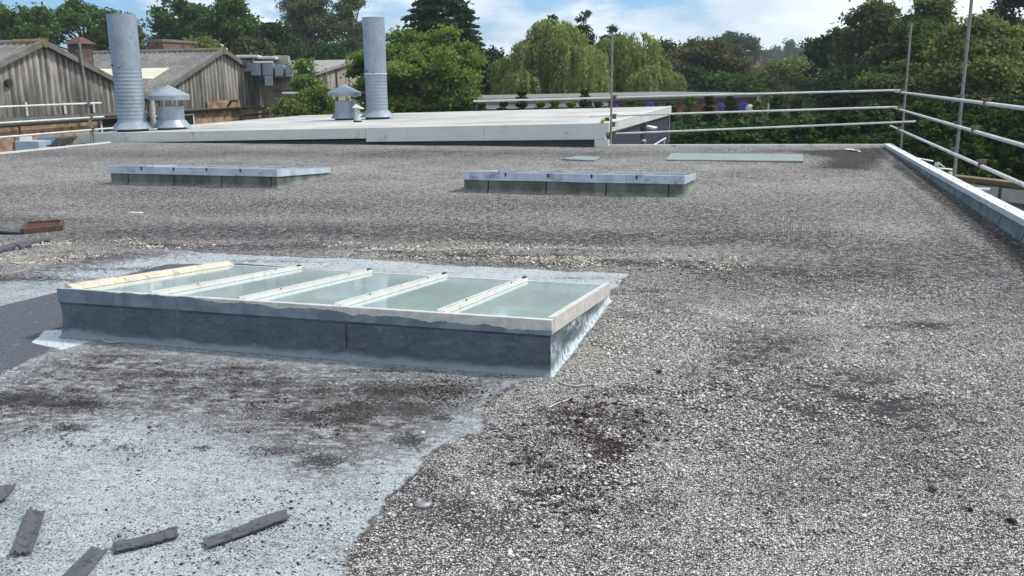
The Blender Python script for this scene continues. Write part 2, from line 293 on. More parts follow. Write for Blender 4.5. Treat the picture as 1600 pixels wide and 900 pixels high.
def poly_sd(px, py, poly):
    """signed distance, positive inside"""
    poly = np.asarray(poly, float); n = len(poly); d = np.full(px.shape, 1e9); inside = np.zeros(px.shape, bool)
    for i in range(n):
        a = poly[i]; b = poly[(i+1) % n]; e = b-a; wx = px-a[0]; wy = py-a[1]
        t = np.clip((wx*e[0]+wy*e[1])/(e@e), 0, 1); d = np.minimum(d, np.hypot(wx-t*e[0], wy-t*e[1]))
        c = ((a[1] > py) != (b[1] > py)) & (px < (b[0]-a[0])*(py-a[1])/((b[1]-a[1]) or 1e-9)+a[0]); inside ^= c
    return np.where(inside, d, -d)
def gp(*pts): return [tuple(PZ(x, y)[:2]) for x, y in pts]
XL, XR = -17.45, 2.30
def far_y(x): return np.interp(x, [-17.45, -3.85, 2.45], [21.28, 21.42, 22.45])
def build_roof():
    ys = np.concatenate([np.arange(-4, 1.9, 0.25), np.arange(1.9, 8.2, 0.024), 8.2+np.cumsum(np.linspace(0.03, 0.14, 165))])
    ys = ys[ys < 21.2]; ys = np.append(ys, 21.3); ny = len(ys)
    xs = np.concatenate([np.linspace(XL, -6.0, 150), np.arange(-5.97, XR, 0.028), [XR+0.02]]); nx = len(xs)
    X, Y = np.meshgrid(xs, ys)
    k = np.clip((Y-12)/9.3, 0, 1); Y = Y + k**2*(far_y(X)-21.3)
    fx, fy = X.ravel(), Y.ravel()
    coat = np.maximum(poly_sd(fx, fy, gp((-260,470),(0,440),(60,418),(150,404),(250,391),(400,399),(560,405),(700,414),(985,428),(962,447),(930,500),(300,500),(355,420),(262,414),(0,478),(-260,560))),
         poly_sd(fx, fy, gp((-600,640),(0,583),(98,538),(160,500),(700,560),(862,592),(800,600),(765,628),(750,650),(760,676),(700,692),(655,722),(635,748),(600,792),(560,842),(540,900),(500,1000),(480,1200),(-1200,1200))))
    mud = poly_sd(fx, fy, gp((-300,640),(0,590),(98,530),(480,570),(862,590),(800,600),(765,628),(740,655),(690,690),(610,720),(500,752),(400,715),(320,672),(200,655),(90,668),(0,692),(-300,760)))
    mud = np.maximum(mud, poly_sd(fx, fy, gp((470,690),(660,660),(620,720),(520,750))))
    mud = np.maximum(mud, poly_sd(fx, fy, gp((-100,450),(0,412),(100,395),(230,386),(320,394),(200,408),(90,430),(0,444),(-100,470))))
    felt = poly_sd(fx, fy, gp((-500,620),(0,478),(262,412),(378,412),(560,425),(560,440),(300,520),(98,536),(0,582),(-500,760)))
    spl = poly_sd(fx, fy, gp((48,536),(70,516),(150,512),(150,530),(96,546)))
    felt = np.minimum(felt, -spl); coat = np.maximum(coat, spl); mud = np.minimum(mud, -spl-0.1)
    def blobs(lst):
        m = np.zeros(fx.shape)
        for cx, cy, rx, ry, *st in lst:
            c = PZ(cx, cy); a = PZ(cx+rx, cy)-c; b = PZ(cx, cy-ry)-c
            A = np.array([[a[0], b[0]], [a[1], b[1]]]); q = np.linalg.solve(A, np.vstack([fx-c[0], fy-c[1]])); m = np.maximum(m, (st[0] if st else 1)*np.exp(-(q**2).sum(0)*1.1))
        return m
    moss = blobs([(40,624,90,12,1.1),(120,630,60,9,1.1),(250,585,120,6,.7),(400,600,90,8,.75),(470,650,60,14,.75),(640,640,60,16,.9),(430,705,60,10,.7),(700,610,60,10,.7),(110,668,32,7),(560,640,70,12),(605,612,70,14),(545,655,45,9),(500,722,40,12),(640,690,30,12),(312,700,16,5),(690,655,22,7),
        (1000,612,110,12,.8),(900,650,90,26,.66),(960,700,60,30,.62),(840,720,70,22,.66),(860,772,75,12,.8),(1000,660,70,22,.62),(790,690,20,14,.5),
        (500,612,60,8,.7),(300,610,80,6,.6),(380,575,60,4,.8),(600,580,90,4,.8),(180,556,60,3,.7),
        (60,436,110,6,1),(190,420,60,4,1),(160,402,120,5,.75),(420,408,120,3,.8),(900,434,60,3,.7),(1100,416,70,4,.8),(1020,455,40,5,.6),(920,412,200,5,.9),(760,402,180,4,.85),(640,396,90,3,.8),(40,388,60,5,.6),(240,384,60,4,.8),
        (1335,240,60,6,.95),(1325,258,40,6,.85),(1230,236,80,3,.6),(1580,372,20,18,.8),(1530,335,20,14,.7),(450,600,40,6,.5),(230,600,60,5,.5),(330,670,80,10,.45),(180,700,80,14,.4),(420,640,50,10,.5)])
    dark = blobs([(1130,541,55,12,.9),(1270,640,95,22,.9),(1400,645,70,22,.95),(1370,612,110,7,1),(1250,610,50,9,.7),(1430,510,70,7,1),(1235,535,45,10,.8),(1240,490,60,5,.7),(1390,545,25,25,.5),(1200,660,60,16,.6),
        (1210,610,80,60,.5),(1440,655,60,40,.7),(1160,640,60,50,.4),(1280,745,30,5,.6),(1290,830,30,5,.7),(900,370,500,14,.62),(1300,385,240,16,.62),(400,385,260,9,.7),(640,750,60,30,.55),(760,820,130,40,.4),(1300,440,260,14,.5),(1000,790,80,30,.4),(300,240,400,8,.5),(700,240,500,7,.6),(1300,262,80,10,.4),(60,345,160,9,.6),
        (1100,470,80,10,.35),(1320,430,330,36,.75),(1170,560,120,50,.75),(1330,620,200,55,.95),(1450,720,120,40,.5),(1090,620,50,50,.4),(1000,372,420,18,.7),(450,362,520,16,.75),(1500,400,160,50,.5),(700,320,600,16,.45),(1150,330,420,26,.4),(200,300,300,14,.4),(1040,500,90,40,.45),(1250,760,160,40,.35),(700,800,110,40,.45),(1560,450,90,30,.45),(1000,860,200,20,.2),(500,330,400,10,.35)])
    dust = blobs([(830,390,300,6,1.3),(1000,404,150,6,1.2),(640,385,80,5,1.2),(120,390,120,9,1.0),(60,404,90,8,.9),(330,380,90,5,.6),(900,560,60,30,.55),(1050,560,120,40,.35),(860,620,60,16,.8),(900,730,100,30,.35),(930,470,30,40,.5),(1050,700,400,100,.2),(1200,850,500,90,.25),(1500,780,300,120,.22),(1300,580,300,30,.2),(1400,340,200,20,.25),(1180,412,160,6,.5)])
    cs = poly_sd(fx, fy, gp((1240,237),(1392,231),(1378,246),(1345,264),(1288,262),(1306,247))); moss = np.maximum(moss, np.clip(cs/0.5+0.75, 0, 1.15)); es = poly_sd(fx, fy, gp((1392,231),(1410,248),(1604,392),(1640,460),(1575,400),(1500,335),(1400,262))); moss = np.maximum(moss, np.clip(es/0.25+0.6, 0, 0.8))
    rng = np.random.default_rng(3)
    # gentle relief: a drift of loose chips behind the skylight, dips in the deck
    ridge = blobs([(830,396,330,5,.9),(1050,408,90,5,.7),(110,392,130,6,.9),(640,386,90,4,.8)])
    z = 0.05*ridge*(0.7+0.3*np.sin(fx*9+np.sin(fy*13)*2)) + 0.004*np.sin(fx*1.7+1)*np.sin(fy*1.3) + 0.003*np.sin(fx*5.1)*np.sin(fy*4.3+2)
    z += 0.035*np.clip((-0.3-fy)*0, 0, 1)
    V = np.stack([fx, fy, z], 1)
    i = np.arange(ny-1)[:, None]*nx + np.arange(nx-1)[None, :]
    Q = np.stack([i, i+1, i+1+nx, i+nx], -1).reshape(-1, 4)
    cl = lambda v: np.clip(v*1.0+0.5, 0, 1)
    A = np.stack([cl(coat), cl(mud), cl(felt), np.clip(spl/0.06+0.6, 0, 1)], 1); B = np.stack([moss, dark, dust, np.ones_like(coat)], 1)
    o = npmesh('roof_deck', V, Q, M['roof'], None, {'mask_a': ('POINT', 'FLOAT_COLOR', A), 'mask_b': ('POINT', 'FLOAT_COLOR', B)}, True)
    tag(o, kind='structure')
build_roof()
# body of the building under the deck
b = MB(); b.hexa([(XL+0.02,-4,-5),(XR+0.1,-4,-5),(2.4,22.38,-5),(XL+0.02,21.2,-5),(XL+0.02,-4,-0.06),(XR+0.1,-4,-0.06),(2.4,22.38,-0.06),(XL+0.02,21.2,-0.06)])
tag(b.build('wall', plain('render_wall', (0.3, 0.29, 0.27), 0.85, scale=1)), kind='structure')
def trim_thing():
    t = thing('roof_edge', (XR, 10, 0), 'white metal capping and green felt kerb along the right and far roof edge', 'roof edge')
    ys = [-3, 3, 8, 10, 13, 16, 19, 22.3]; top = lambda y: float(np.interp(y, [-3, 8, 10, 15, 22.4], [0.24, 0.24, 0.215, 0.14, 0.065]))
    v = []; f = []
    prof = lambda y: [(XR-0.005, y, -0.02), (XR+0.012, y, top(y)-0.05)]
    for i, y in enumerate(np.arange(-3, 22.31, 0.2)):
        v += prof(float(y))
        if i: f.append((2*i-2, 2*i, 2*i+1, 2*i-1))
    m = MB(); m.add(v, f)
    g = G('kerb_felt', 0.85); ny_ = g.xyz()[1]
    lap = g.math('FRACT', g.math('ADD', g.math('DIVIDE', ny_, 1.02), g.math('MULTIPLY', g.xyz()[2], 0.9)))
    cc = g.mix(g.ss(g.noise(5, 6), 0.35, 0.7), (0.12, 0.155, 0.145), (0.22, 0.27, 0.25)); cc = g.mix(g.ss(g.math('ABSOLUTE', g.math('SUBTRACT', lap, 0.5)), 0.025, 0.008), cc, (0.015, 0.018, 0.017))
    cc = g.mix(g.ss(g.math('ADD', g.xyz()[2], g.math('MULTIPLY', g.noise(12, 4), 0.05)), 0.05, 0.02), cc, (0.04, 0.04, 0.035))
    g.bump(g.noise(160, 3), 0.5, 0.004)
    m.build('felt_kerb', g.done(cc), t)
    for i in range(len(ys)-1):
        y0, y1 = ys[i], ys[i+1]-0.006; c = MB()
        for (xa, xb, za, zb) in ((XR+0.0, XR+0.016, -0.05, -0.004), (XR+0.0, XR+0.15, -0.004, 0.012), (XR+0.135, XR+0.15, -0.10, -0.004)):
            c.hexa([(xa,y0,top(y0)+za),(xb,y0,top(y0)+za),(xb,y1,top(y1)+za),(xa,y1,top(y1)+za),(xa,y0,top(y0)+zb),(xb,y0,top(y0)+zb),(xb,y1,top(y1)+zb),(xa,y1,top(y1)+zb)])
        c.build('capping', M['white_trim'], t)
    for y in np.arange(8.6, 22, 1.05): c = MB(); c.lathe([(0.012,0),(0.012,0.004),(0.004,0.007),(0,0.007)], (XR+0.06, y, top(y)+0.012), 8); c.build('fixing_screw', M['steel_old'], t)
    c = MB(); c.bar((-3.85, 21.45, -0.03), (2.33, 22.42, -0.03), 0.10, 0.085); c.build('capping', M['white_trim'], t)
    t = thing('roof_edge', (XL, 10, 0), 'thin white metal capping along the left roof edge beside the brick sheds', 'roof edge')
    for i in range(6):
        c = MB(); c.box((XL-0.06, -3+i*4.05, -0.08), (XL+0.03, 1.04+i*4.05 if i < 5 else 20.95, 0.035)); c.build('capping', M['white_trim'], t)
trim_thing()

# ---------------------------------------------------------------- skylights
def glass_mat(name, c, haze):
    g = G(name, 0.06, 0, 0.7); a = g.noise(1.6, 6, 0.6); b_ = g.noise(9, 6, 0.65); st = g.noise(5, 5, 0.6, g.map((1, 0.25, 1)))
    cc = g.mix(g.ss(a, 0.35, 0.65), c, tuple(x*1.10 for x in c)); cc = g.mix(g.math('MULTIPLY', g.ss(b_, 0.60, 0.74), 0.35), cc, haze)
    spots = g.n('TexVoronoi', voronoi_dimensions='2D'); spots.inputs['Scale'].default_value = 5.5; g.l(g.pos(), spots.inputs['Vector'])
    cc = g.mix(g.math('MULTIPLY', g.ss(g.math('ADD', spots.outputs['Distance'], g.math('MULTIPLY', g.noise(40, 3), 0.08)), 0.105, 0.07), 0.75), cc, (0.62, 0.68, 0.68))
    g.b.inputs['Coat Weight'].default_value = 0.3; g.b.inputs['Coat Roughness'].default_value = 0.03
    return g.done(cc, g.ramp(st, (0.35, (0.05,)*3), (0.7, (0.14,)*3)))
M['glass'] = glass_mat('frosted_glass', (0.37, 0.48, 0.48), (0.47, 0.555, 0.555))
M['glass_grey'] = glass_mat('grey_glass', (0.20, 0.26, 0.29), (0.42, 0.45, 0.48))
def curb_mat():
    g = G('painted_kerb', 0.5); x, y, z = g.xyz(); nb = g.noise(5, 6); nf = g.noise(40, 5, 0.65)
    cc = g.mix(g.ss(nb, 0.3, 0.7), (0.052, 0.070, 0.090), (0.088, 0.113, 0.138)); cc = g.mix(g.math('MULTIPLY', g.ss(nf, 0.56, 0.7), 0.35), cc, (0.20, 0.25, 0.28))
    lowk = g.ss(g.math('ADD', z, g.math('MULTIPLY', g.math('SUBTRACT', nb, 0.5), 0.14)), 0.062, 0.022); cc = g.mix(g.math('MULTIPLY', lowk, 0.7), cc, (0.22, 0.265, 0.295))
    # right-hand side: rough white brushing over the grey
    sidek = g.ss(x, -1.135, -1.128); br = g.noise(26, 7, 0.7, g.map((1, 1, 0.8)))
    cc = g.mix(g.math('MULTIPLY', sidek, g.ss(g.math('SUBTRACT', br, g.math('MULTIPLY', z, 0.35)), 0.38, 0.52)), cc, (0.50, 0.58, 0.63))
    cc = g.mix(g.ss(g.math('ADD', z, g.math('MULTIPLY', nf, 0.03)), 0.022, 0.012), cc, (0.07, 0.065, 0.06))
    wr = g.noise(4.5, 3, 0.5, g.map((1, 1, 1.8), rot=(0, R(25), 0)))
    hw = g.ss(g.math('ABSOLUTE', g.math('SUBTRACT', wr, 0.52)), 0.03, 0.0); reg = g.ss(g.noise(1.1, 2), 0.44, 0.55)
    g.bump(g.math('ADD', g.math('MULTIPLY', g.math('MULTIPLY', hw, reg), 0.35), g.math('ADD', g.math('MULTIPLY', nf, 0.9), g.math('MULTIPLY', g.noise(9, 4), 1.0))), 0.7, 0.009)
    return g.done(cc, g.ramp(nb, (0.3, (0.38,)*3), (0.7, (0.6,)*3)))
def fascia_mat():
    g = G('painted_fascia', 0.45); x, y, z = g.xyz()
    nb = g.noise(4.2, 7, 0.6, g.map((1, 0.05, 0.05))); lvl = g.math('ADD', g.math('MULTIPLY', g.math('SUBTRACT', nb, 0.5), 0.10), g.math('MULTIPLY', g.math('ADD', x, 4.3), -0.0235))
    k = g.ss(g.math('SUBTRACT', g.math('ADD', lvl, 0.338), z), -0.001, 0.002); front = g.ss(y, 4.64, 4.62); k = g.math('MULTIPLY', k, front)
    cc = g.mix(g.ss(g.noise(20, 5), 0.3, 0.7), (0.43, 0.42, 0.40), (0.58, 0.565, 0.53)); cc = g.mix(k, cc, g.mix(g.ss(g.noise(9, 5), 0.35, 0.65), (0.11, 0.145, 0.18), (0.19, 0.235, 0.275)))
    return g.done(cc)
def skylight_near():
    x0, x1, y0, y1 = -4.36, -1.135, 4.625, 6.40; zf, zb = 0.325, 0.135
    t = thing('skylight', ((x0+x1)/2, (y0+y1)/2, 0), 'large near skylight with blue-grey painted kerb and five green glass panes', 'skylight')
    zt = lambda y: zf + (zb-zf)*(y-y0)/(y1-y0)
    # kerb: subdivided skin with a slightly wavy face and a rounded foot
    prof = [(0.030, 0.004), (0.020, 0.010), (0.012, 0.022), (0.006, 0.045), (0.0, 0.11), (0.0, 0.16), (0.002, 1.0)]
    V = []; F_ = []; ring = []
    pts = []
    for a, b_, n in (((x0,y0),(x1,y0),70), ((x1,y0),(x1,y1),36), ((x1,y1),(x0,y1),30), ((x0,y1),(x0,y0),24)):
        for i in range(n): pts.append((a[0]+(b_[0]-a[0])*i/n, a[1]+(b_[1]-a[1])*i/n))
    rnd = random.Random(5)
    for (x, y) in pts:
        nxv = (-1 if x < x0+1e-4 else 0)+(1 if x > x1-1e-4 else 0); nyv = (-1 if y < y0+1e-4 else 0)+(1 if y > y1-1e-4 else 0)
        for off, zz in prof:
            zc = zt(y)-0.088 if zz == 1.0 else min(zz, zt(y)-0.09); wv = 0.004*math.sin(x*7+zz*20)+0.003*math.sin(x*17+y*9+zz*33)
            V.append((x+nxv*(off+wv), y+nyv*(off+wv), zc if zz > 0.005 else -0.005+0.004))
    m = len(prof); n = len(pts)
    for i in range(n):
        j = (i+1) % n
        for k in range(m-1): F_.append((i*m+k, j*m+k, j*m+k+1, i*m+k+1))
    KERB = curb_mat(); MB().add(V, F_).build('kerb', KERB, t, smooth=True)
    for xa, xb, zl in ((-4.355, -2.36, 0.222), (-2.34, -1.14, 0.225)):      # felt laps dressed up the front, wrinkled
        V = []; F_ = []; nx_ = int((xb-xa)/0.02); rn = random.Random(int(-xa*10))
        dents = [(rn.uniform(xa, xb), rn.uniform(0.05, 0.17), rn.uniform(-1.0, 1.0), rn.uniform(.06, .22)) for _ in range(26)]
        for i in range(nx_+1):
            x = xa+(xb-xa)*i/nx_; 
            for j in range(13):
                z = 0.04+(zl-0.04)*j/12; o_ = 0.0075
                for dx, dz, an, ln_ in dents:
                    u = (x-dx)*math.cos(an)+(z-dz)*math.sin(an); v = -(x-dx)*math.sin(an)+(z-dz)*math.cos(an)
                    o_ += 0.0065*math.exp(-(v/0.007)**2-(u/ln_*2)**2)
                V.append((x, y0-o_-0.006*(j == 0)*0, z))
        for i in range(nx_):
            for j in range(12): a_ = i*13+j; F_.append((a_, a_+13, a_+14, a_+1))
        # turn the edges in to the kerb
        k0 = len(V)
        for i in range(nx_+1): V.append((V[i*13+12][0], y0+0.004, zl)); 
        for i in range(nx_): F_.append((i*13+12, (i+1)*13+12, k0+i+1, k0+i))
        k1 = len(V)
        for j in range(13): V.append((xb, y0+0.004, V[nx_*13+j][2]))
        for j in range(12): F_.append((nx_*13+j, k1+j, k1+j+1, nx_*13+j+1))
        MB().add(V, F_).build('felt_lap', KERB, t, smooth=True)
    # frame fascia
    fm = fascia_mat()
    b = MB(); e = 0.012
    b.hexa([(x0-e,y0-e,zf-0.088),(x1+e,y0-e,zf-0.088),(x1+e,y0+0.03,zf-0.088),(x0-e,y0+0.03,zf-0.088),(x0-e,y0-e,zf),(x1+e,y0-e,zf),(x1+e,y0+0.028,zf-0.002),(x0-e,y0+0.028,zf-0.002)])
    b.build('fascia', fm, t, bevel=0.002)
    for xa, xb in ((x1-0.025, x1+e+0.001), (x0-e-0.001, x0+0.025)):
        b = MB(); b.hexa([(xa,y0+0.031,zf-0.085),(xb,y0+0.031,zf-0.085),(xb,y1,zb-0.085),(xa,y1,zb-0.085),(xa,y0+0.031,zf+0.003),(xb,y0+0.031,zf+0.003),(xb,y1+0.02,zb+0.003),(xa,y1+0.02,zb+0.003)])
        b.build('fascia', fm, t)
    b = MB(); b.box((x0, y1, zb-0.1), (x1, y1+0.02, zb-0.012)); b.build('fascia', fm, t)
    xs = [x0+0.02, -3.665, -3.045, -2.415, -1.775, x1-0.02]; s = (zb-zf)/(y1-y0)
    for i in range(5):
        a, c = xs[i]+0.012, xs[i+1]-0.012; b = MB()
        ya, yb = y0+0.029, y1-0.01
        b.hexa([(a,ya,zt(ya)-0.028),(c,ya,zt(ya)-0.028),(c,yb,zt(yb)-0.028),(a,yb,zt(yb)-0.028),(a,ya,zt(ya)-0.014),(c,ya,zt(ya)-0.014),(c,yb,zt(yb)-0.014),(a,yb,zt(yb)-0.014)])
        b.build('pane', M['glass'], t)
    for i in range(1, 5):
        x = xs[i]; b = MB(); ya, yb = y0+0.02, y1+0.03
        def strip(xa, xb, za, zb_):
            b.hexa([(xa,ya,zt(ya)+za),(xb,ya,zt(ya)+za),(xb,yb,zt(yb)+za),(xa,yb,zt(yb)+za),(xa,ya,zt(ya)+zb_),(xb,ya,zt(ya)+zb_),(xb,yb,zt(yb)+zb_),(xa,yb,zt(yb)+zb_)])
        strip(x-0.028, x+0.028, -0.0125, -0.006); strip(x-0.023, x-0.017, -0.006, 0.014); strip(x+0.017, x+0.023, -0.006, 0.011); strip(x-0.006, x+0.006, -0.006, 0.004)
        bo = b.build('glazing_bar', M['alu'], t)
        e_ = MB(); e_.box((x-0.016, yb-0.01, zt(yb)-0.004), (x+0.016, yb+0.012, zt(yb)+0.018)); e_.build('end_cap', M['black'], bo)
        for q in (0.25, 0.8):
            yy = ya+(yb-ya)*q; e_ = MB(); e_.box((x-0.005, yy-0.005, zt(yy)+0.006), (x+0.005, yy+0.005, zt(yy)+0.016)); e_.build('clip', M['steel_old'], bo)
    # old edge bar on the left with yellowed sealant
    b = MB(); rn = random.Random(2); n = 40; x = x0+0.055
    for i in range(n):
        ya = y0+0.03+(y1-y0)*i/n; yb = y0+0.03+(y1-y0)*(i+1)/n; h_ = 0.020+rn.uniform(0, 0.003); wv = 0.040+rn.uniform(-0.003, 0.004)
        b.hexa([(x-wv,ya,zt(ya)-0.012),(x+wv,ya,zt(ya)-0.012),(x+wv,yb,zt(yb)-0.012),(x-wv,yb,zt(yb)-0.012),(x-0.036,ya,zt(ya)+h_),(x-0.012,ya,zt(ya)+h_),(x-0.012,yb,zt(yb)+h_),(x-0.036,yb,zt(yb)+h_)])
    plab(b.build('glazing_bar', M['alu_old'], t), 'yellowed edge bar crusted with old sealant')
skylight_near()

def small_curb_mat():
    g = G('mossy_kerb_felt', 0.85); x, y, z = g.xyz(); nb = g.noise(3.2, 6, 0.6, g.map((1, 1, 0.45))); 
    cc = g.mix(g.ss(nb, 0.35, 0.65), (0.065, 0.075, 0.066), (0.15, 0.17, 0.155)); cc = g.mix(g.ss(g.noise(6, 5, 0.6, g.map((1, 1, 0.2))), 0.6, 0.72), cc, (0.24, 0.26, 0.24))
    cc = g.mix(g.ss(g.math('ADD', z, g.math('MULTIPLY', g.noise(8, 4), 0.06)), 0.065, 0.02), cc, (0.19, 0.205, 0.185))
    seam = g.math('FRACT', g.math('ADD', g.math('DIVIDE', x, 0.86), 0.13)); cc = g.mix(g.ss(g.math('ABSOLUTE', g.math('SUBTRACT', seam, 0.5)), 0.016, 0.007), cc, (0.012, 0.012, 0.012))
    g.bump(g.noise(90, 4), 0.5, 0.006); return g.done(cc)
def cap_mat():
    g = G('bluish_alu', 0.42, 0.1); x, y, z = g.xyz(); nb = g.noise(4.5, 6, 0.6, g.map((1, 1, 0.7)))
    cc = g.mix(g.ss(nb, 0.3, 0.7), (0.36, 0.43, 0.54), (0.50, 0.57, 0.66)); cc = g.mix(g.math('MULTIPLY', g.ss(g.noise(5, 6, 0.65, g.map((1, 1, 1.6))), 0.54, 0.68), 0.65), cc, (0.13, 0.15, 0.18))
    return g.done(cc)
SC, CM = small_curb_mat(), cap_mat()
def skylight_small(x0, x1, y0, y1, label, zf=0.29, zb=0.15):
    t = thing('skylight', ((x0+x1)/2, (y0+y1)/2, 0), label, 'skylight'); zt = lambda y: zf+(zb-zf)*(y-y0)/(y1-y0)
    b = MB(); i = 0.02; f = 0.05
    lo = [(x0+i-f,y0+i-f,0.0),(x1-i+f,y0+i-f,0.0),(x1-i+f,y1-i+f,0.0),(x0+i-f,y1-i+f,0.0)]; md = [(x0+i,y0+i,0.05),(x1-i,y0+i,0.05),(x1-i,y1-i,0.05),(x0+i,y1-i,0.05)]
    tp = [(x0+i,y0+i,zf-0.1),(x1-i,y0+i,zf-0.1),(x1-i,y1-i,zb-0.06),(x0+i,y1-i,zb-0.06)]
    v = lo+md+tp; b.add(v, [(k, (k+1)%4, 4+(k+1)%4, 4+k) for k in range(4)]+[(4+k, 4+(k+1)%4, 8+(k+1)%4, 8+k) for k in range(4)]); b.build('kerb', SC, t)
    h = 0.115
    n = 4; xs = [x0+(x1-x0)*k/n for k in range(n+1)]
    for k in range(n):   # front fascia in four lengths
        b = MB(); b.box((xs[k]+0.002, y0, zf-h+0.003*(k%2)), (xs[k+1]-0.002, y0+0.02, zf+(0.010 if k == 0 else 0.0))); b.build('fascia', CM, t)
    for xa, xb in ((x0, x0+0.02), (x1-0.02, x1)):
        b = MB(); b.hexa([(xa,y0+0.021,zf-h),(xb,y0+0.021,zf-h),(xb,y1,zb-h*.75),(xa,y1,zb-h*.75),(xa,y0+0.021,zf),(xb,y0+0.021,zf),(xb,y1,zb),(xa,y1,zb)]); b.build('fascia', CM, t)
    b = MB(); b.box((x0+0.021, y1-0.02, zb-h*.75), (x1-0.021, y1, zb)); b.build('fascia', CM, t)
    for k in range(5):
        xa = x0+0.03+(x1-x0-0.06)*k/5; xb = x0+0.03+(x1-x0-0.06)*(k+1)/5; ya, yb = y0+0.022, y1-0.022
        b = MB(); b.hexa([(xa+.01,ya,zt(ya)-0.03),(xb-.01,ya,zt(ya)-0.03),(xb-.01,yb,zt(yb)-0.03),(xa+.01,yb,zt(yb)-0.03),(xa+.01,ya,zt(ya)-0.018),(xb-.01,ya,zt(ya)-0.018),(xb-.01,yb,zt(yb)-0.018),(xa+.01,yb,zt(yb)-0.018)]); b.build('pane', M['glass_grey'], t)
        if k:
            b = MB(); b.hexa([(xa-.025,ya,zt(ya)-0.017),(xa+.025,ya,zt(ya)-0.017),(xa+.025,yb,zt(yb)-0.017),(xa-.025,yb,zt(yb)-0.017),(xa-.015,ya,zt(ya)-0.008),(xa+.015,ya,zt(ya)-0.008),(xa+.015,yb,zt(yb)-0.008),(xa-.015,yb,zt(yb)-0.008)]); b.build('glazing_bar', M['steel_old'], t)
        if k:
            b = MB(); b.box((xa-0.012, y0-0.006, zf-0.055), (xa+0.012, y0-0.001, zf-0.002)); b.build('clip', M['black'], t)
skylight_small(-10.35, -7.30, 12.32, 14.08, 'low skylight with blue-white rim and dark mossy kerb, left of the two far ones')
skylight_small(-4.37, -1.185, 12.47, 14.20, 'low skylight with blue-white rim and dark mossy kerb, right of the two far ones')
for poly, lab in (([(-2.08,17.95),(0.47,18.07),(0.50,19.62),(-2.16,19.5)], 'long pale green flat board lying on the far right of the roof'), ([(-4.13,17.8),(-3.42,17.55),(-3.46,18.35),(-3.98,18.5)], 'small pale green flat board lying beyond the right far skylight')):
    b = MB(); b.hexa([(x, y, 0.0) for x, y in poly]+[(x, y, 0.03) for x, y in poly]); tag(b.build('roof_board', M['sage'], None, bevel=0.004), lab, 'board')

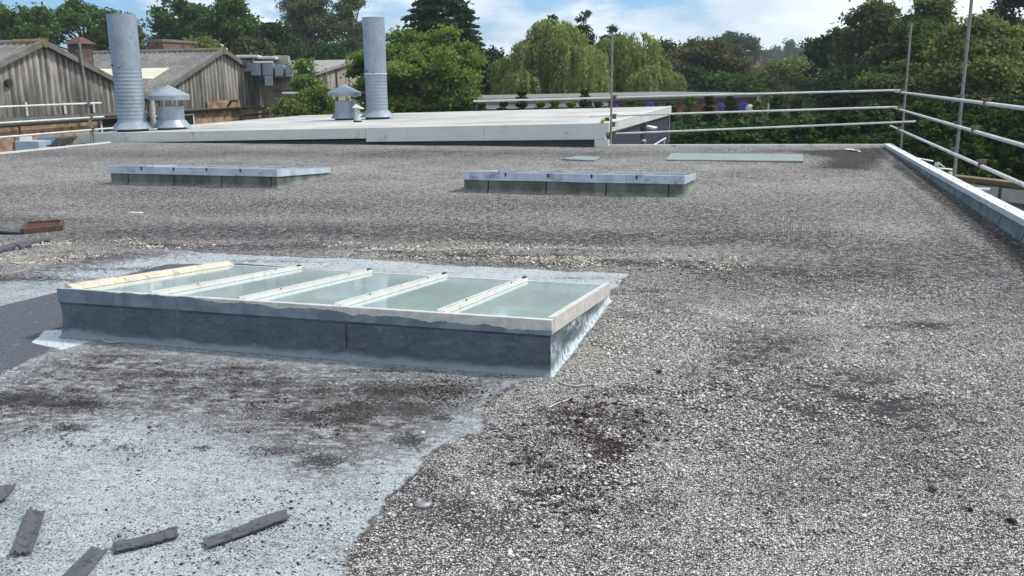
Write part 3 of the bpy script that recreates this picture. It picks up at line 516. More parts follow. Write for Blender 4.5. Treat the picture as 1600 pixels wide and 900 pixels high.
# ---------------------------------------------------------------- neighbouring flat-roofed building
def bz(x): return 0.545 + 0.0227*(x+3.88)
def neighbour():
    t = thing('flat_roof_building', (-10, 21.4, -5), 'low building with pale grey flat roof and deep white fascia behind the chippings roof', 'building')
    g = G('pale_membrane', 0.7); a = g.noise(0.35, 6); st = g.noise(1.4, 7, 0.65, g.map((0.35, 2.2, 1)))
    cc = g.mix(g.ss(a, 0.35, 0.65), (0.36, 0.36, 0.345), (0.50, 0.50, 0.48)); cc = g.mix(g.math('MULTIPLY', g.ss(st, 0.54, 0.68), 0.7), cc, (0.27, 0.21, 0.15))
    yy = g.math('FRACT', g.math('DIVIDE', g.math('ADD', g.xyz()[1], g.math('MULTIPLY', g.noise(0.8, 2), 0.4)), 3.1)); cc = g.mix(g.math('MULTIPLY', g.ss(g.math('ABSOLUTE', g.math('SUBTRACT', yy, 0.5)), 0.03, 0.012), g.ss(g.noise(0.5, 3), 0.42, 0.55)), cc, (0.16, 0.16, 0.16))
    xx = g.math('FRACT', g.math('DIVIDE', g.xyz()[0], 2.6)); cc = g.mix(g.math('MULTIPLY', g.ss(g.math('ABSOLUTE', g.math('SUBTRACT', xx, 0.5)), 0.012, 0.005), 0.5), cc, (0.2, 0.2, 0.2))
    b = MB(); y0 = lambda x: 21.5
    b.hexa([(-18.85,21.5,bz(-18.85)-.3),(-3.93,21.5,bz(-3.9)-.3),(-3.93,34.2,bz(-3.9)-.3),(-18.85,34.2,bz(-18.85)-.3),(-18.85,21.5,bz(-18.85)),(-3.93,21.5,bz(-3.9)),(-3.93,34.2,bz(-3.9)),(-18.85,34.2,bz(-18.85))])
    b.build('roof', g.done(cc), t)
    # front fascia: two heights of board, as lengths
    for i, (xa, xb) in enumerate([(-18.9,-17.2),(-17.2,-15.1),(-15.1,-12.95),(-12.95,-10.05),(-10.05,-6.9),(-6.9,-3.9)]):
        lo = (lambda x: float(np.interp(x, [-19,-17.6,-13,-10.05], [-0.06,-0.02,0.09,0.155]))) if xb < -10 else (lambda x: float(np.interp(x, [-10.05,-3.9], [0.07,0.18])))
        e = 0.004*(i%2); b = MB(); b.hexa([(xa+.004,21.36-e,lo(xa)),(xb-.004,21.36-e,lo(xb)),(xb-.004,21.49,lo(xb)),(xa+.004,21.49,lo(xa)),(xa+.004,21.36-e,bz(xa)+.012),(xb-.004,21.36-e,bz(xb)+.012),(xb-.004,21.49,bz(xb)+.012),(xa+.004,21.49,bz(xa)+.012)]); b.build('fascia', M['fascia'], t)
    b = MB(); b.hexa([(-3.93,21.36,0.34),(-3.83,21.36,0.34),(-3.83,34.3,0.24),(-3.93,34.3,0.24),(-3.93,21.36,bz(-3.9)+.014),(-3.83,21.36,bz(-3.9)+.014),(-3.83,34.3,bz(-3.9)+.014),(-3.93,34.3,bz(-3.9)+.014)]); b.build('fascia', M['fascia'], t)
    b = MB(); b.box((-4.16, 21.34, -0.02), (-3.83, 21.5, 0.172)); b.build('fascia_end_box', M['fascia'], t)
    b = MB(); b.box((-18.7, 21.52, -5), (-3.98, 34.1, 0.22-0.5)); b.box((-18.9, 21.5, -0.28), (-4.17, 21.6, 0.2)); b.box((-18.8, 21.46, -0.3), (-4.17, 21.5, 0.05)); b.build('wall', M['dark_wall'], t)
    # ribbed cladding on the right-hand side
    V = []; Fc = []; ys = []; y = 21.5; k = 0
    while y < 34.1:
        ys += [(y, 0), (y+0.12, 0), (y+0.15, 0.045), (y+0.27, 0.045)]; y += 0.30
    for yy_, off in ys: V += [(-3.97+off, yy_, -5), (-3.97+off, yy_, float(np.interp(yy_, [21.4, 34.3], [0.36, 0.26])))]
    for i in range(len(ys)-1): Fc.append((2*i, 2*i+2, 2*i+3, 2*i+1))
    MB().add(V, Fc).build('cladding', plain('blue_grey_cladding', (0.075, 0.085, 0.125), 0.45, 0.2, var=0.12), t)
    b = MB(); b.box((-3.98, 34.1, -5), (-3.86, 34.25, 0.24)); b.build('corner_trim', plain('corner_trim', (0.22, 0.24, 0.28), 0.5), t)
neighbour()
def place_light():
    p = PX(1006, 196, -3.9); t = thing('flood_light', p, 'small white flood light on a bracket on the dark blue cladding', 'wall light')
    b = MB(); q = Vector(p); b.hexa([q+Vector(v) for v in [(0.1,-.25,-.05),(0.35,-.35,-.12),(0.35,.35,-.12),(0.1,.25,-.05),(0.1,-.25,.0),(0.38,-.35,-.06),(0.38,.35,-.06),(0.1,.25,.0)]]); b.build('lamp_head', M['alu'], t)
    b = MB(); b.tube([q+Vector((-.05,0,.1)), q+Vector((.12,0,-.02))], 0.03, 8); b.box(q+Vector((-.04,-.5,-.22)), q+Vector((0.06,.0,-.02))); b.build('bracket', M['black'], t)
    p = PX(1006, 222, -3.5); t = thing('standpipe', p, 'short red pipe standing against the dark blue cladding', 'pipe')
    b = MB(); b.tube([(p[0],p[1],-5),(p[0],p[1],p[2]+.02)], 0.045, 10); b.build('pipe', M['red'], t); b = MB(); b.lathe([(0.06,0),(0.06,.04),(0,.05)], (p[0],p[1],p[2]+.02), 12); b.build('cap', M['white_trim'], t)
    a = PX(1018, 229, -3.2); c = PX(1038, 217, -3.2); t = thing('stair_handrail', (c[0], c[1], -5), 'pale metal stair handrail beside the dark blue cladding', 'handrail')
    b = MB(); b.tube([a, c, (c[0], c[1]+.3, c[2])], 0.025, 8); b.build('rail', M['steel_tube'], t)
    b = MB(); b.tube([(c[0],c[1],-5), c], 0.025, 8); b.build('post', M['steel_tube'], t)
place_light()

# flues and cowls on the neighbouring roof
def on_roof(px, py):
    d = ray(px, py); n = np.array([-.0227, 0, 1.]); c = 0.545+.0227*3.88; tt = (c-n@EYEP)/(n@d); return EYEP+tt*d
def flue(px, py, dia, h, rib_top, label, seam):
    p = on_roof(px, py); r = dia/2; t = thing('metal_flue', p, label, 'flue', 'round metal flues on the flat roof')
    b = MB(); prof = [(r, 0.22)]; z = 0.26
    while z < rib_top:
        prof += [(r, z), (r+0.005, z+0.012), (r+0.005, z+0.028), (r, z+0.040)]; z += 0.105
    prof += [(r, rib_top), (r+seam, rib_top+.002), (r+seam, rib_top+.04), (r+0.004, rib_top+.042), (r+0.004, h-0.45*(seam > .01)), (r+0.004, h-.002), (r+.004, h), (r-0.012, h), (r-0.012, h-1.2)]
    b.lathe(prof, p, 56); b.build('duct', M['galv'], t, smooth=True)
    b = MB(); b.lathe([(r+.20, 0.07), (r+.205, 0.085), (r+.02, 0.27), (r+.004, 0.275)], p, 56)
    for a_ in (-1.9, 0.4, 2.5): b.bar((p[0]+(r+.205)*math.cos(a_), p[1]+(r+.205)*math.sin(a_), p[2]+.09), (p[0]+(r+.02)*math.cos(a_), p[1]+(r+.02)*math.sin(a_), p[2]+.275), 0.03, 0.012)
    b.build('skirt', M['galv'], t, smooth=True)
    if seam > .01: b = MB(); b.lathe([(r+seam+.002, rib_top+.004), (r+seam+.006, rib_top+.02), (r+seam+.002, rib_top+.042)], p, 48); b.build('joint_band', M['alu'], t, smooth=True)
    b = MB(); a_ = -1.15; b.bar((p[0]+(r+.004)*math.cos(a_), p[1]+(r+.004)*math.sin(a_), p[2]+rib_top+.05), (p[0]+(r+.004)*math.cos(a_), p[1]+(r+.004)*math.sin(a_), p[2]+h-.02), 0.02, 0.006, (math.cos(a_), math.sin(a_), 0)); b.build('seam', M['galv'], t)
    b = MB(); b.lathe([(r+.04, -0.05), (r+.04, 0.10)], p, 40, True); b.build('base', M['dark_wall'], t)
    b = MB(); a_ = -2.0; 
    b.tube([(p[0]+(r+.01)*math.cos(a_), p[1]+(r+.01)*math.sin(a_), p[2]+rib_top+.12), (p[0]+(r+.05)*math.cos(a_), p[1]+(r+.05)*math.sin(a_), p[2]+rib_top+.12)], 0.022, 8)
    b.build('bolt', M['black'], t); b = MB(); a_ = -1.4; b.tube([(p[0]+(r+.01)*math.cos(a_), p[1]+(r+.01)*math.sin(a_), p[2]+rib_top+.06), (p[0]+(r+.04)*math.cos(a_), p[1]+(r+.04)*math.sin(a_), p[2]+rib_top+.06)], 0.018, 8); b.build('bolt', M['black'], t)
flue(208, 205, 0.775, 3.23, 1.72, 'tall thick round metal flue, left of the two, in front of the sheds', 0.006)
flue(590, 186, 0.70, 3.20, 1.42, 'tall round metal flue, right of the two, in front of bright green tree', 0.016)
def cowl(px, py, s, label):
    p = on_roof(px, py); t = thing('roof_cowl', p, label, 'roof vent', 'metal cowls with conical hats on the flat roof'); sc_ = lambda pr: [(a*s, z*s) for a, z in pr]
    b = MB(); b.lathe(sc_([(0.39, 0.24), (0.39, 0.68), (0.395, 0.70), (0.375, 0.70), (0.375, 0.3)]), p, 44); b.build('drum', M['galv'], t, smooth=True)
    b = MB(); b.lathe(sc_([(0.56, 0.06), (0.565, 0.08), (0.40, 0.29)]), p, 44)
    for a_ in (-2.2, -0.2, 2.0): b.bar((p[0]+.56*s*math.cos(a_), p[1]+.56*s*math.sin(a_), p[2]+.085*s), (p[0]+.40*s*math.cos(a_), p[1]+.40*s*math.sin(a_), p[2]+.285*s), 0.03, 0.012)
    b.build('skirt', M['galv'], t, smooth=True)
    b = MB(); b.lathe(sc_([(0.42, -0.05), (0.42, 0.1)]), p, 36, True); b.build('base', M['dark_wall'], t)
    b = MB(); b.lathe(sc_([(0.585, 0.88), (0.60, 0.88), (0.60, 1.02), (0.585, 1.03), (0.02, 1.32), (0, 1.32)]), p, 44); b.build('hat', M['galv'], t, smooth=True)
    for k in range(3):
        a_ = -1.0+2.1*k; b = MB(); b.bar((p[0]+.37*s*math.cos(a_), p[1]+.37*s*math.sin(a_), p[2]+.6*s), (p[0]+.37*s*math.cos(a_), p[1]+.37*s*math.sin(a_), p[2]+1.1*s), 0.04, 0.04, (0, 1, 0)); b.build('strut', M['steel_old'], t)
cowl(269, 202, 0.96, 'metal cowl with conical hat standing right of the thicker flue')
cowl(541, 187, 0.87, 'metal cowl with conical hat standing left of the thinner flue')
def vent_pipe():
    p = on_roof(559, 191); t = thing('vent_pipe', p, 'short thin vent pipe with crooked cap between cowl and thinner flue', 'vent pipe')
    b = MB(); b.lathe([(0.11,0),(0.10,.12),(0.085,.16),(0.085,.38)], p, 20, True); b.build('pipe', plain('vent_grey', (0.4, 0.47, 0.46), 0.5), t, smooth=True)
    b = MB(); c = Vector(p); b.tube([c+Vector((0,0,.38)), c+Vector((0,0,.46))], 0.03, 8); b.add([c+Vector(v) for v in [(-.12,-.1,.44),(.2,-.1,.40),(.2,.1,.40),(-.12,.1,.44),(-.03,0,.54)]], [(0,1,4),(1,2,4),(2,3,4),(3,0,4),(0,3,2,1)]); b.build('cap', M['alu'], t)
    b = MB(); b.lathe([(0.13,-.02),(0.13,.05)], p, 20, True); b.build('base', M['black'], t)
vent_pipe()

# ---------------------------------------------------------------- scaffold guard rails
def guardrail(label, posts, rails, couplers, mpost, mrail, extra=None):
    t = thing('scaffold_guardrail', (posts[0][0][0], posts[0][0][1], -5), label, 'guard rail')
    for p, q in posts: MB().tube([p, q], 0.0245, 12).build('post', mpost, t, smooth=True)
    for p, q in rails: MB().tube([p, q], 0.0245, 12).build('rail', mrail, t, smooth=True)
    for c in couplers:
        b = MB(); x, y, z = c; b.box((x-.045, y-.04, z-.045), (x+.045, y+.04, z+.045)); b.tube([(x-.08,y-.01,z+.05),(x+.07,y-.01,z+.06)], 0.012, 6); b.tube([(x-.01,y-.07,z-.03),(x+.0,y-.07,z+.08)], 0.014, 6); b.lathe([(0.034,-.05),(0.034,.05)], (x+.02,y,z), 8, True)
        b.build('coupler', M['coupler'], t, bevel=0.006)
    return t
rz = {1.21: 0, 0.81: 0, 0.40: 0}
guardrail('scaffold guard rail of three white tubes along the right roof edge', [((2.73,22.9,-5),(2.72,22.75,2.72)),((2.72,15.85,-5),(2.69,15.7,3.3)),((2.72,8.4,-5),(2.72,8.4,3.2)),((2.72,1.2,-5),(2.72,1.2,3.0))],
    [((2.65,24.25,1.195),(2.65,-3,1.23)),((2.65,24.45,0.81),(2.65,-3,0.80)),((2.65,24.5,0.36),(2.65,-3,0.42))],
    [(2.69,15.78,1.21),(2.69,15.78,0.81),(2.69,15.85,0.405),(2.66,13.7,1.212),(2.66,14.3,0.81),(2.66,13.6,0.407),(2.66,22.6,0.37),(2.66,23.0,0.81),(2.66,22.9,1.2)], M['steel_old'], M['steel_tube'])
ft = guardrail('scaffold guard rail of three tubes along the far roof edge', [((-3.82,21.62,-5),(-3.80,21.5,2.62))],
    [((-7.57,22.6,1.04),(2.60,22.72,1.25)),((-4.55,22.6,0.66),(2.56,22.72,0.875)),((-3.98,22.3,0.25),(2.98,22.72,0.55))],
    [(-3.80,21.9,1.12),(-3.80,21.9,0.68),(-3.80,21.8,0.50),(-3.82,22.0,0.27)], M['steel_old'], M['steel_tube'])
guardrail('scaffold guard rail of three tubes beyond the left roof edge', [((-17.62,20.45,-5),(-17.62,20.45,1.13)),((-17.75,20.75,-0.9),(-17.72,20.62,0.75)),((-17.62,14,-5),(-17.62,14,1.2)),((-17.62,8,-5),(-17.62,8,1.2))],
    [((-17.6,2,1.07),(-17.6,20.95,1.07)),((-17.6,2,0.69),(-17.6,20.99,0.70)),((-17.6,2,0.33),(-17.6,21.3,0.38))],
    [(-17.6,20.45,1.06),(-17.6,20.5,0.70),(-17.6,20.5,0.37)], M['steel_old'], M['steel_tube'])
q = Vector(PYY(944, 189, 21.42)); b = MB()
b.tube([q+Vector((-.10,0,-.09)), q+Vector((-.02,-.02,.02)), q+Vector((.04,0,.05)), q+Vector((.14,.03,.04))], [0.03,0.045,0.04,0.03], 8); t = thing('ratchet_strap', q, 'yellow and black strap tied round the post at the white building corner', 'strap')
b.build('webbing', M['yellow'], t); b = MB(); b.box(q+Vector((.02,-.04,0)), q+Vector((.12,.03,.08))); b.tube([q+Vector((-.11,-.03,-.13)), q+Vector((-.03,-.04,-.03))], 0.025, 8); b.build('ratchet', M['black'], t)

# ---------------------------------------------------------------- brick and corrugated sheds to the left
def brick_mat(name, axis, c1, c2, mortar, scale=1.0):
    g = G(name, 0.85); x, y, z = g.xyz(); cmb = g.n('CombineXYZ'); g.put(cmb.inputs[0], y if axis == 'y' else x); g.put(cmb.inputs[1], z)
    br = g.n('TexBrick'); g.l(cmb.outputs[0], br.inputs['Vector']); br.inputs['Scale'].default_value = 4.4/scale; br.inputs['Color1'].default_value = (*c1, 1); br.inputs['Color2'].default_value = (*c2, 1); br.inputs['Mortar'].default_value = (*mortar, 1)
    br.inputs['Mortar Size'].default_value = 0.012; br.inputs['Brick Width'].default_value = 1.0; br.inputs['Row Height'].default_value = 0.34; br.inputs['Bias'].default_value = 0.0
    cc = g.mix(g.ss(g.noise(1.1, 6), 0.4, 0.65), br.outputs[0], tuple(v*0.6 for v in c1)); cc = g.mix(g.math('MULTIPLY', g.ss(g.noise(3.3, 4), 0.5, 0.62), 0.5), cc, tuple(min(1, v*1.25) for v in c2))
    return g.done(cc)
BR = brick_mat('yellow_stock_brick', 'y', (0.24, 0.145, 0.085), (0.40, 0.29, 0.17), (0.30, 0.25, 0.18), 0.9)
def sheet_wall_mat():
    g = G('weathered_cement_sheet', 0.9); x, y, z = g.xyz(); cmb = g.n('CombineXYZ'); g.put(cmb.inputs[0], y); g.put(cmb.inputs[2], g.math('MULTIPLY', z, 0.10))
    s1 = g.noise(3.2, 5, 0.65, cmb.outputs[0]); s2 = g.noise(0.45, 3, 0.5, cmb.outputs[0]); s3 = g.noise(10, 3, 0.5, cmb.outputs[0])
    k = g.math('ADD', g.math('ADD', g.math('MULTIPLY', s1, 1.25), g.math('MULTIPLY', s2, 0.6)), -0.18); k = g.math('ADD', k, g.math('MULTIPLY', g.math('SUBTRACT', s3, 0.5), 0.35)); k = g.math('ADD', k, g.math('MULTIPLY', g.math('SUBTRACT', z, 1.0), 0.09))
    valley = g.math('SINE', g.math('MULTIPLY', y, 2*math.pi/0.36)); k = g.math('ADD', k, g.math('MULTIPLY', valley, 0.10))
    cc = g.ramp(k, (0.50, (0.055, 0.053, 0.05)), (0.74, (0.145, 0.138, 0.128)), (1.0, (0.37, 0.35, 0.31)))
    return g.done(cc)
def sheet_roof_mat():
    g = G('lichened_cement_roof', 0.92); a = g.noise(0.8, 7, 0.62); b_ = g.noise(7, 6, 0.7, g.map((1.4, 0.5, 1)))
    cc = g.mix(g.ss(a, 0.35, 0.65), (0.10, 0.10, 0.098), (0.17, 0.168, 0.162)); cc = g.mix(g.math('MULTIPLY', g.ss(b_, 0.5, 0.66), 0.65), cc, (0.30, 0.295, 0.28)); cc = g.mix(g.ss(g.noise(4, 6, 0.7), 0.58, 0.7), cc, (0.075, 0.075, 0.07))
    return g.done(cc)
SW, SR = sheet_wall_mat(), sheet_roof_mat(); M['lichen'] = plain('lichen_ridge', (0.17, 0.13, 0.065), 0.95, var=0.4, scale=2, dirt=(0.13, 0.12, 0.11)); M['verge'] = plain('verge', (0.14, 0.135, 0.125), 0.9, var=0.3, scale=2)
M['grp'] = plain('old_rooflight', (0.62, 0.59, 0.47), 0.6, var=0.12, scale=0.8)
M['win'] = plain('dark_window', (0.02, 0.03, 0.028), 0.12, var=0.3, spec=0.8)
def shed(X, ya, ym, yb, ze, zr, zw, label, L_=45, strip=True, wm=None, rm=None, ends=True):
    t = thing('factory_shed', (X, ym, -5), label, 'shed'); wm = wm or SW; rm = rm or SR
    top = lambda y: zr-(zr-ze)*abs(y-ym)/((ym-ya) if y < ym else (yb-ym))
    V = []; Fc = []; ys = np.arange(ya, yb+0.01, 0.045)
    for y in ys: o = 0.03*math.sin(y*2*math.pi/0.36); V += [(X+o, y, zw), (X+o, y, top(y)-0.05)]
    for i in range(len(ys)-1): Fc.append((2*i, 2*i+2, 2*i+3, 2*i+1))
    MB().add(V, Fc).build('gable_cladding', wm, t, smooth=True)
    b = MB(); b.box((X-L_, ya+.02, -5), (X-0.08, yb-.02, zw-0.005)); b.build('wall', BR, t)
    V = []; Fc = []; xs = np.arange(X+0.28, X-L_, -0.09)
    for sgn, (y0, z0) in enumerate(((ya-0.15, ze-0.06), (yb+0.15, ze-0.06))):
        o = len(V)
        for x in xs: h = 0.04*math.sin(x*2*math.pi/0.36); V += [(x, y0, z0+h), (x, ym, zr+h)]
        for i in range(len(xs)-1): a = o+2*i; Fc.append((a, a+2, a+3, a+1) if sgn else (a, a+1, a+3, a+2))
    roof = MB().add(V, Fc).build('roof', rm, t, smooth=True)
    if strip:
        for u0, u1, x0_, x1_ in strip:
            b = MB(); P_ = lambda x, u, e: (x, ya+(ym-ya)*u, ze+(zr-ze)*u+e); b.hexa([P_(x0_,u0,.0),P_(x1_,u0,.0),P_(x1_,u1,.0),P_(x0_,u1,.0),P_(x0_,u0,.075),P_(x1_,u0,.075),P_(x1_,u1,.075),P_(x0_,u1,.075)]); b.build('rooflight_strip', M['grp'], roof)
    for (y0, z0) in ((ya-.15, ze-.06), (yb+.15, ze-.06)):
        b = MB(); b.bar((X+.20, y0, z0-.13), (X+.20, ym, zr-.13), 0.20, 0.24); b.build('verge', M['verge'], t)
    b = MB(); n = 3
    for i in range(n):
        xa = X+.33-i*0.6; b.tube([(xa, ym, zr-.03), (xa-.58, ym, zr-.03)], 0.20, 10)
    plab(b.build('ridge_cap', M['lichen'], roof), 'ridge end crusted with orange lichen')
    b = MB(); b.tube([(X-1.5, ym, zr-.0), (X-L_, ym, zr-.0)], 0.14, 8); b.build('ridge_cap', rm, roof)
    b = MB(); b.box((X-.02, ya, zw-.16), (X+.10, yb, zw-.01)); b.build('gutter_rail', M['verge'], t)
    return t, roof
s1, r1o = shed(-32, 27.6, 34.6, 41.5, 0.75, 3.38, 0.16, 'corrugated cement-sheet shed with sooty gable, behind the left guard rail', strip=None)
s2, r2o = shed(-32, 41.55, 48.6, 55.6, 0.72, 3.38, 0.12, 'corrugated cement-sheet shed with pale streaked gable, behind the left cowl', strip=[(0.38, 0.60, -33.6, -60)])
# windows, downpipe, vent hole, brick infill and cables
def window(parent, X, ya, yb, za, zb, glassm=None):
    b = MB(); f = 0.09
    for a, c in (((X, ya, za), (X+.06, ya+f, zb)), ((X, yb-f, za), (X+.06, yb, zb)), ((X, ya+f, zb-f), (X+.06, yb-f, zb)), ((X, ya+f, za), (X+.06, yb-f, za+f))): b.box(a, c)
    o = b.build('window', M['white_trim'], parent); b = MB(); b.box((X-.01, ya+f, za+f), (X+.03, yb-f, zb-f)); b.build('pane', glassm or M['win'], o)
a = PX(158, 186, -31.9); c = PX(190, 205, -31.9); window(s1, -32.0, a[1], a[1]+5.2, -1.5, a[2]+.02)
a = PX(288, 179, -31.9); c = PX(304, 179, -31.9); window(s2, -32.0, a[1]-1.5, c[1], -1.3, a[2]+.02)
b = MB(); b.tube([(-31.8, 41.6, 0.7), (-31.8, 41.6, -5)], 0.16, 12); b.build('downpipe', plain('pale_pipe', (0.42, 0.42, 0.38), 0.6), s2, smooth=True)
b = MB(); p = PX(14, 130, -31.9); b.tube([(-31.98, p[1], p[2]), (-31.86, p[1], p[2])], 0.17, 14); b.build('vent_hole', M['black'], s1)
a = PX(323, 158, -31.9); c = PX(375, 172, -31.9); b = MB(); b.box((-31.95, a[1], 0.0), (-31.86, c[1], a[2])); b.build('brick_infill', BR, s2)
a = PX(357, 160, -31.8); b = MB(); b.tube([(-31.85, a[1], a[2]-.2), (-31.6, a[1], a[2]+.08), (-31.3, a[1]+.2, a[2]+.1)], 0.07, 8); b.build('wall_lamp', M['black'], s2)
b = MB()
for z_, y0, y1 in ((0.0, 42.2, 50.5), (-0.45, 49, 55.2)): b.tube([(-31.8, y0, z_), (-31.8, y1, z_+.02)], 0.06, 8)
b.tube([(-31.8, 49.9, 0), (-31.8, 49.9, -1.6)], 0.05, 8); b.tube([(-31.8, 53.6, -.45), (-31.8, 53.6, -1.6)], 0.05, 8); b.build('conduit', M['black'], s2)
b = MB(); b.tube([(-31.85, PX(33,210,-31.8)[1], -0.1), (-31.85, PX(33,210,-31.8)[1], -1.0)], 0.04, 6)
b.tube([(-31.8, 27.8, -.16), (-31.8, 41.3, -.12)], 0.07, 8); b.build('conduit', M['black'], s1)
# white box light on the shed wall
p = PX(38, 219, -31.85); b = MB(); b.box((-31.92, p[1]-.35, p[2]-.14), (-31.75, p[1]+.35, p[2]+.16)); b.build('wall_box', M['white_trim'], s1)
for i in range(3): 
    p = PX((45, 105, 150)[i], 172, -31.8); b = MB(); b.box((-31.94, p[1]-.06, 0.2), (-31.90, p[1]+.06, p[2]+.35)); b.build('joint_strip', plain('pale_strip', (0.5, 0.5, 0.47), 0.7), s1)
# flue with rusty pyramid cap between the sheds
p = PX(127, 92, -35.5); t = thing('shed_flue', (p[0], p[1], 1.5), 'old square flue with rust-red pyramid cap rising between the two sheds', 'flue')
w_ = 0.42; z0 = PX(127, 105, -35.5)[2]-1.2; z1 = PX(125, 69, -35.5)[2]; b = MB(); b.box((p[0]-w_, p[1]-w_, z0), (p[0]+w_, p[1]+w_, z1)); b.build('stack', plain('rusty_stack', (0.09, 0.06, 0.055), 0.8, 0.2, var=0.4, scale=1.5, dirt=(0.28, 0.3, 0.33)), t)
b = MB(); w_ = 0.60; b.add([(p[0]-w_,p[1]-w_,z1),(p[0]+w_,p[1]-w_,z1),(p[0]+w_,p[1]+w_,z1),(p[0]-w_,p[1]+w_,z1),(p[0]-.15,p[1]-.15,z1+.35),(p[0]+.15,p[1]-.15,z1+.35),(p[0]+.15,p[1]+.15,z1+.35),(p[0]-.15,p[1]+.15,z1+.35)], [(0,3,2,1),(4,5,6,7),(0,1,5,4),(1,2,6,5),(2,3,7,6),(3,0,4,7)]); b.build('cap', plain('rust_red', (0.10, 0.045, 0.038), 0.85, var=0.3), t)
p1_ = PX(124, 66, -31.6); b = MB(); b.tube([(-31.6, p1_[1], p1_[2]), (-31.6, p1_[1]+.05, 0.3)], 0.055, 8); tag(b.build('metal_pole', M['steel_old']), 'thin grey pole fixed to the right slope of the sooty gable', 'pole')
# brick chimney behind the second shed
a = PX(256, 79, -44); c = PX(305, 79, -44); zt_ = PX(280, 64, -44)[2]; zb_ = a[2]-2
t = thing('brick_chimney', (-44, (a[1]+c[1])/2, 0), 'wide dark brick chimney above the ridge of the pale shed', 'chimney')
b = MB(); b.box((-45.2, a[1], zb_), (-44, c[1], zt_-.12)); b.build('stack', brick_mat('dark_brick', 'y', (0.10, 0.06, 0.045), (0.17, 0.11, 0.08), (0.12, 0.1, 0.09)), t); b = MB(); b.box((-45.3, a[1]-.15, zt_-.12), (-43.9, c[1]+.15, zt_+.06)); b.build('coping', M['verge'], t)
a = PX(470, 104, -34)
# third shed, pale vertical sheets, farther right
PS = plain('pale_sheet', (0.36, 0.33, 0.28), 0.85, var=0.2, scale=0.8, dirt=(0.2, 0.18, 0.16)); PR = plain('pale_roof_sheet', (0.26, 0.25, 0.24), 0.85, var=0.2, scale=1, dirt=(0.4, 0.4, 0.39))
def pale_shed():
    X = -30.0; A = PX(490, 116, X); B = PX(552, 97, X); C_ = PX(600, 112, X)
    t = thing('pale_shed', (X, B[1], -5), 'pale sheet-clad shed with ribbed gable behind the young green tree', 'shed')
    b = MB(); top = lambda y: float(np.interp(y, [A[1], B[1], C_[1]], [A[2], B[2], C_[2]])); ys = np.linspace(A[1], C_[1]+8, 26)
    for i in range(len(ys)-1): b.hexa([(X-.1,ys[i]+.03,-5),(X,ys[i]+.03,-5),(X,ys[i+1]-.03,-5),(X-.1,ys[i+1]-.03,-5),(X-.1,ys[i]+.03,top(ys[i])),(X,ys[i]+.03,top(ys[i])),(X,ys[i+1]-.03,top(ys[i+1])),(X-.1,ys[i+1]-.03,top(ys[i+1]))])
    b.box((X-.3, A[1], -5), (X-.12, ys[-1], min(A[2], C_[2])-.4)); b.build('gable_cladding', PS, t)
    b = MB(); b.hexa([(X-30,A[1]-.2,A[2]-.08),(X+.25,A[1]-.2,A[2]-.08),(X+.25,B[1],B[2]-.02),(X-30,B[1],B[2]-.02),(X-30,A[1]-.2,A[2]+.12),(X+.25,A[1]-.2,A[2]+.12),(X+.25,B[1],B[2]+.18),(X-30,B[1],B[2]+.18)])
    b.hexa([(X-30,B[1]+.01,B[2]-.02),(X+.25,B[1]+.01,B[2]-.02),(X+.25,C_[1]+8,C_[2]-.5),(X-30,C_[1]+8,C_[2]-.5),(X-30,B[1]+.01,B[2]+.18),(X+.25,B[1]+.01,B[2]+.18),(X+.25,C_[1]+8,C_[2]-.3),(X-30,C_[1]+8,C_[2]-.3)]); b.build('roof', PR, t)
    b = MB(); b.box((X-30, A[1]-.02, -5), (X-.11, A[1]+.1, A[2]-.1)); b.build('side_wall', PS, t)
    for py0, px0 in ((103, 505),): 
        q = PX(px0, 108, X); b = MB(); b.tube([(X+.2, q[1], -3), (X+.2, q[1], q[2]+.1)], 0.07, 8); b.build('downpipe', M['steel_old'], t)
    for yy_ in (A[1]+.4, A[1]+3.2): b = MB(); b.box((X, yy_, -5), (X+.1, yy_+.12, top(yy_)-.1)); b.build('rib', M['verge'], t)
pale_shed()
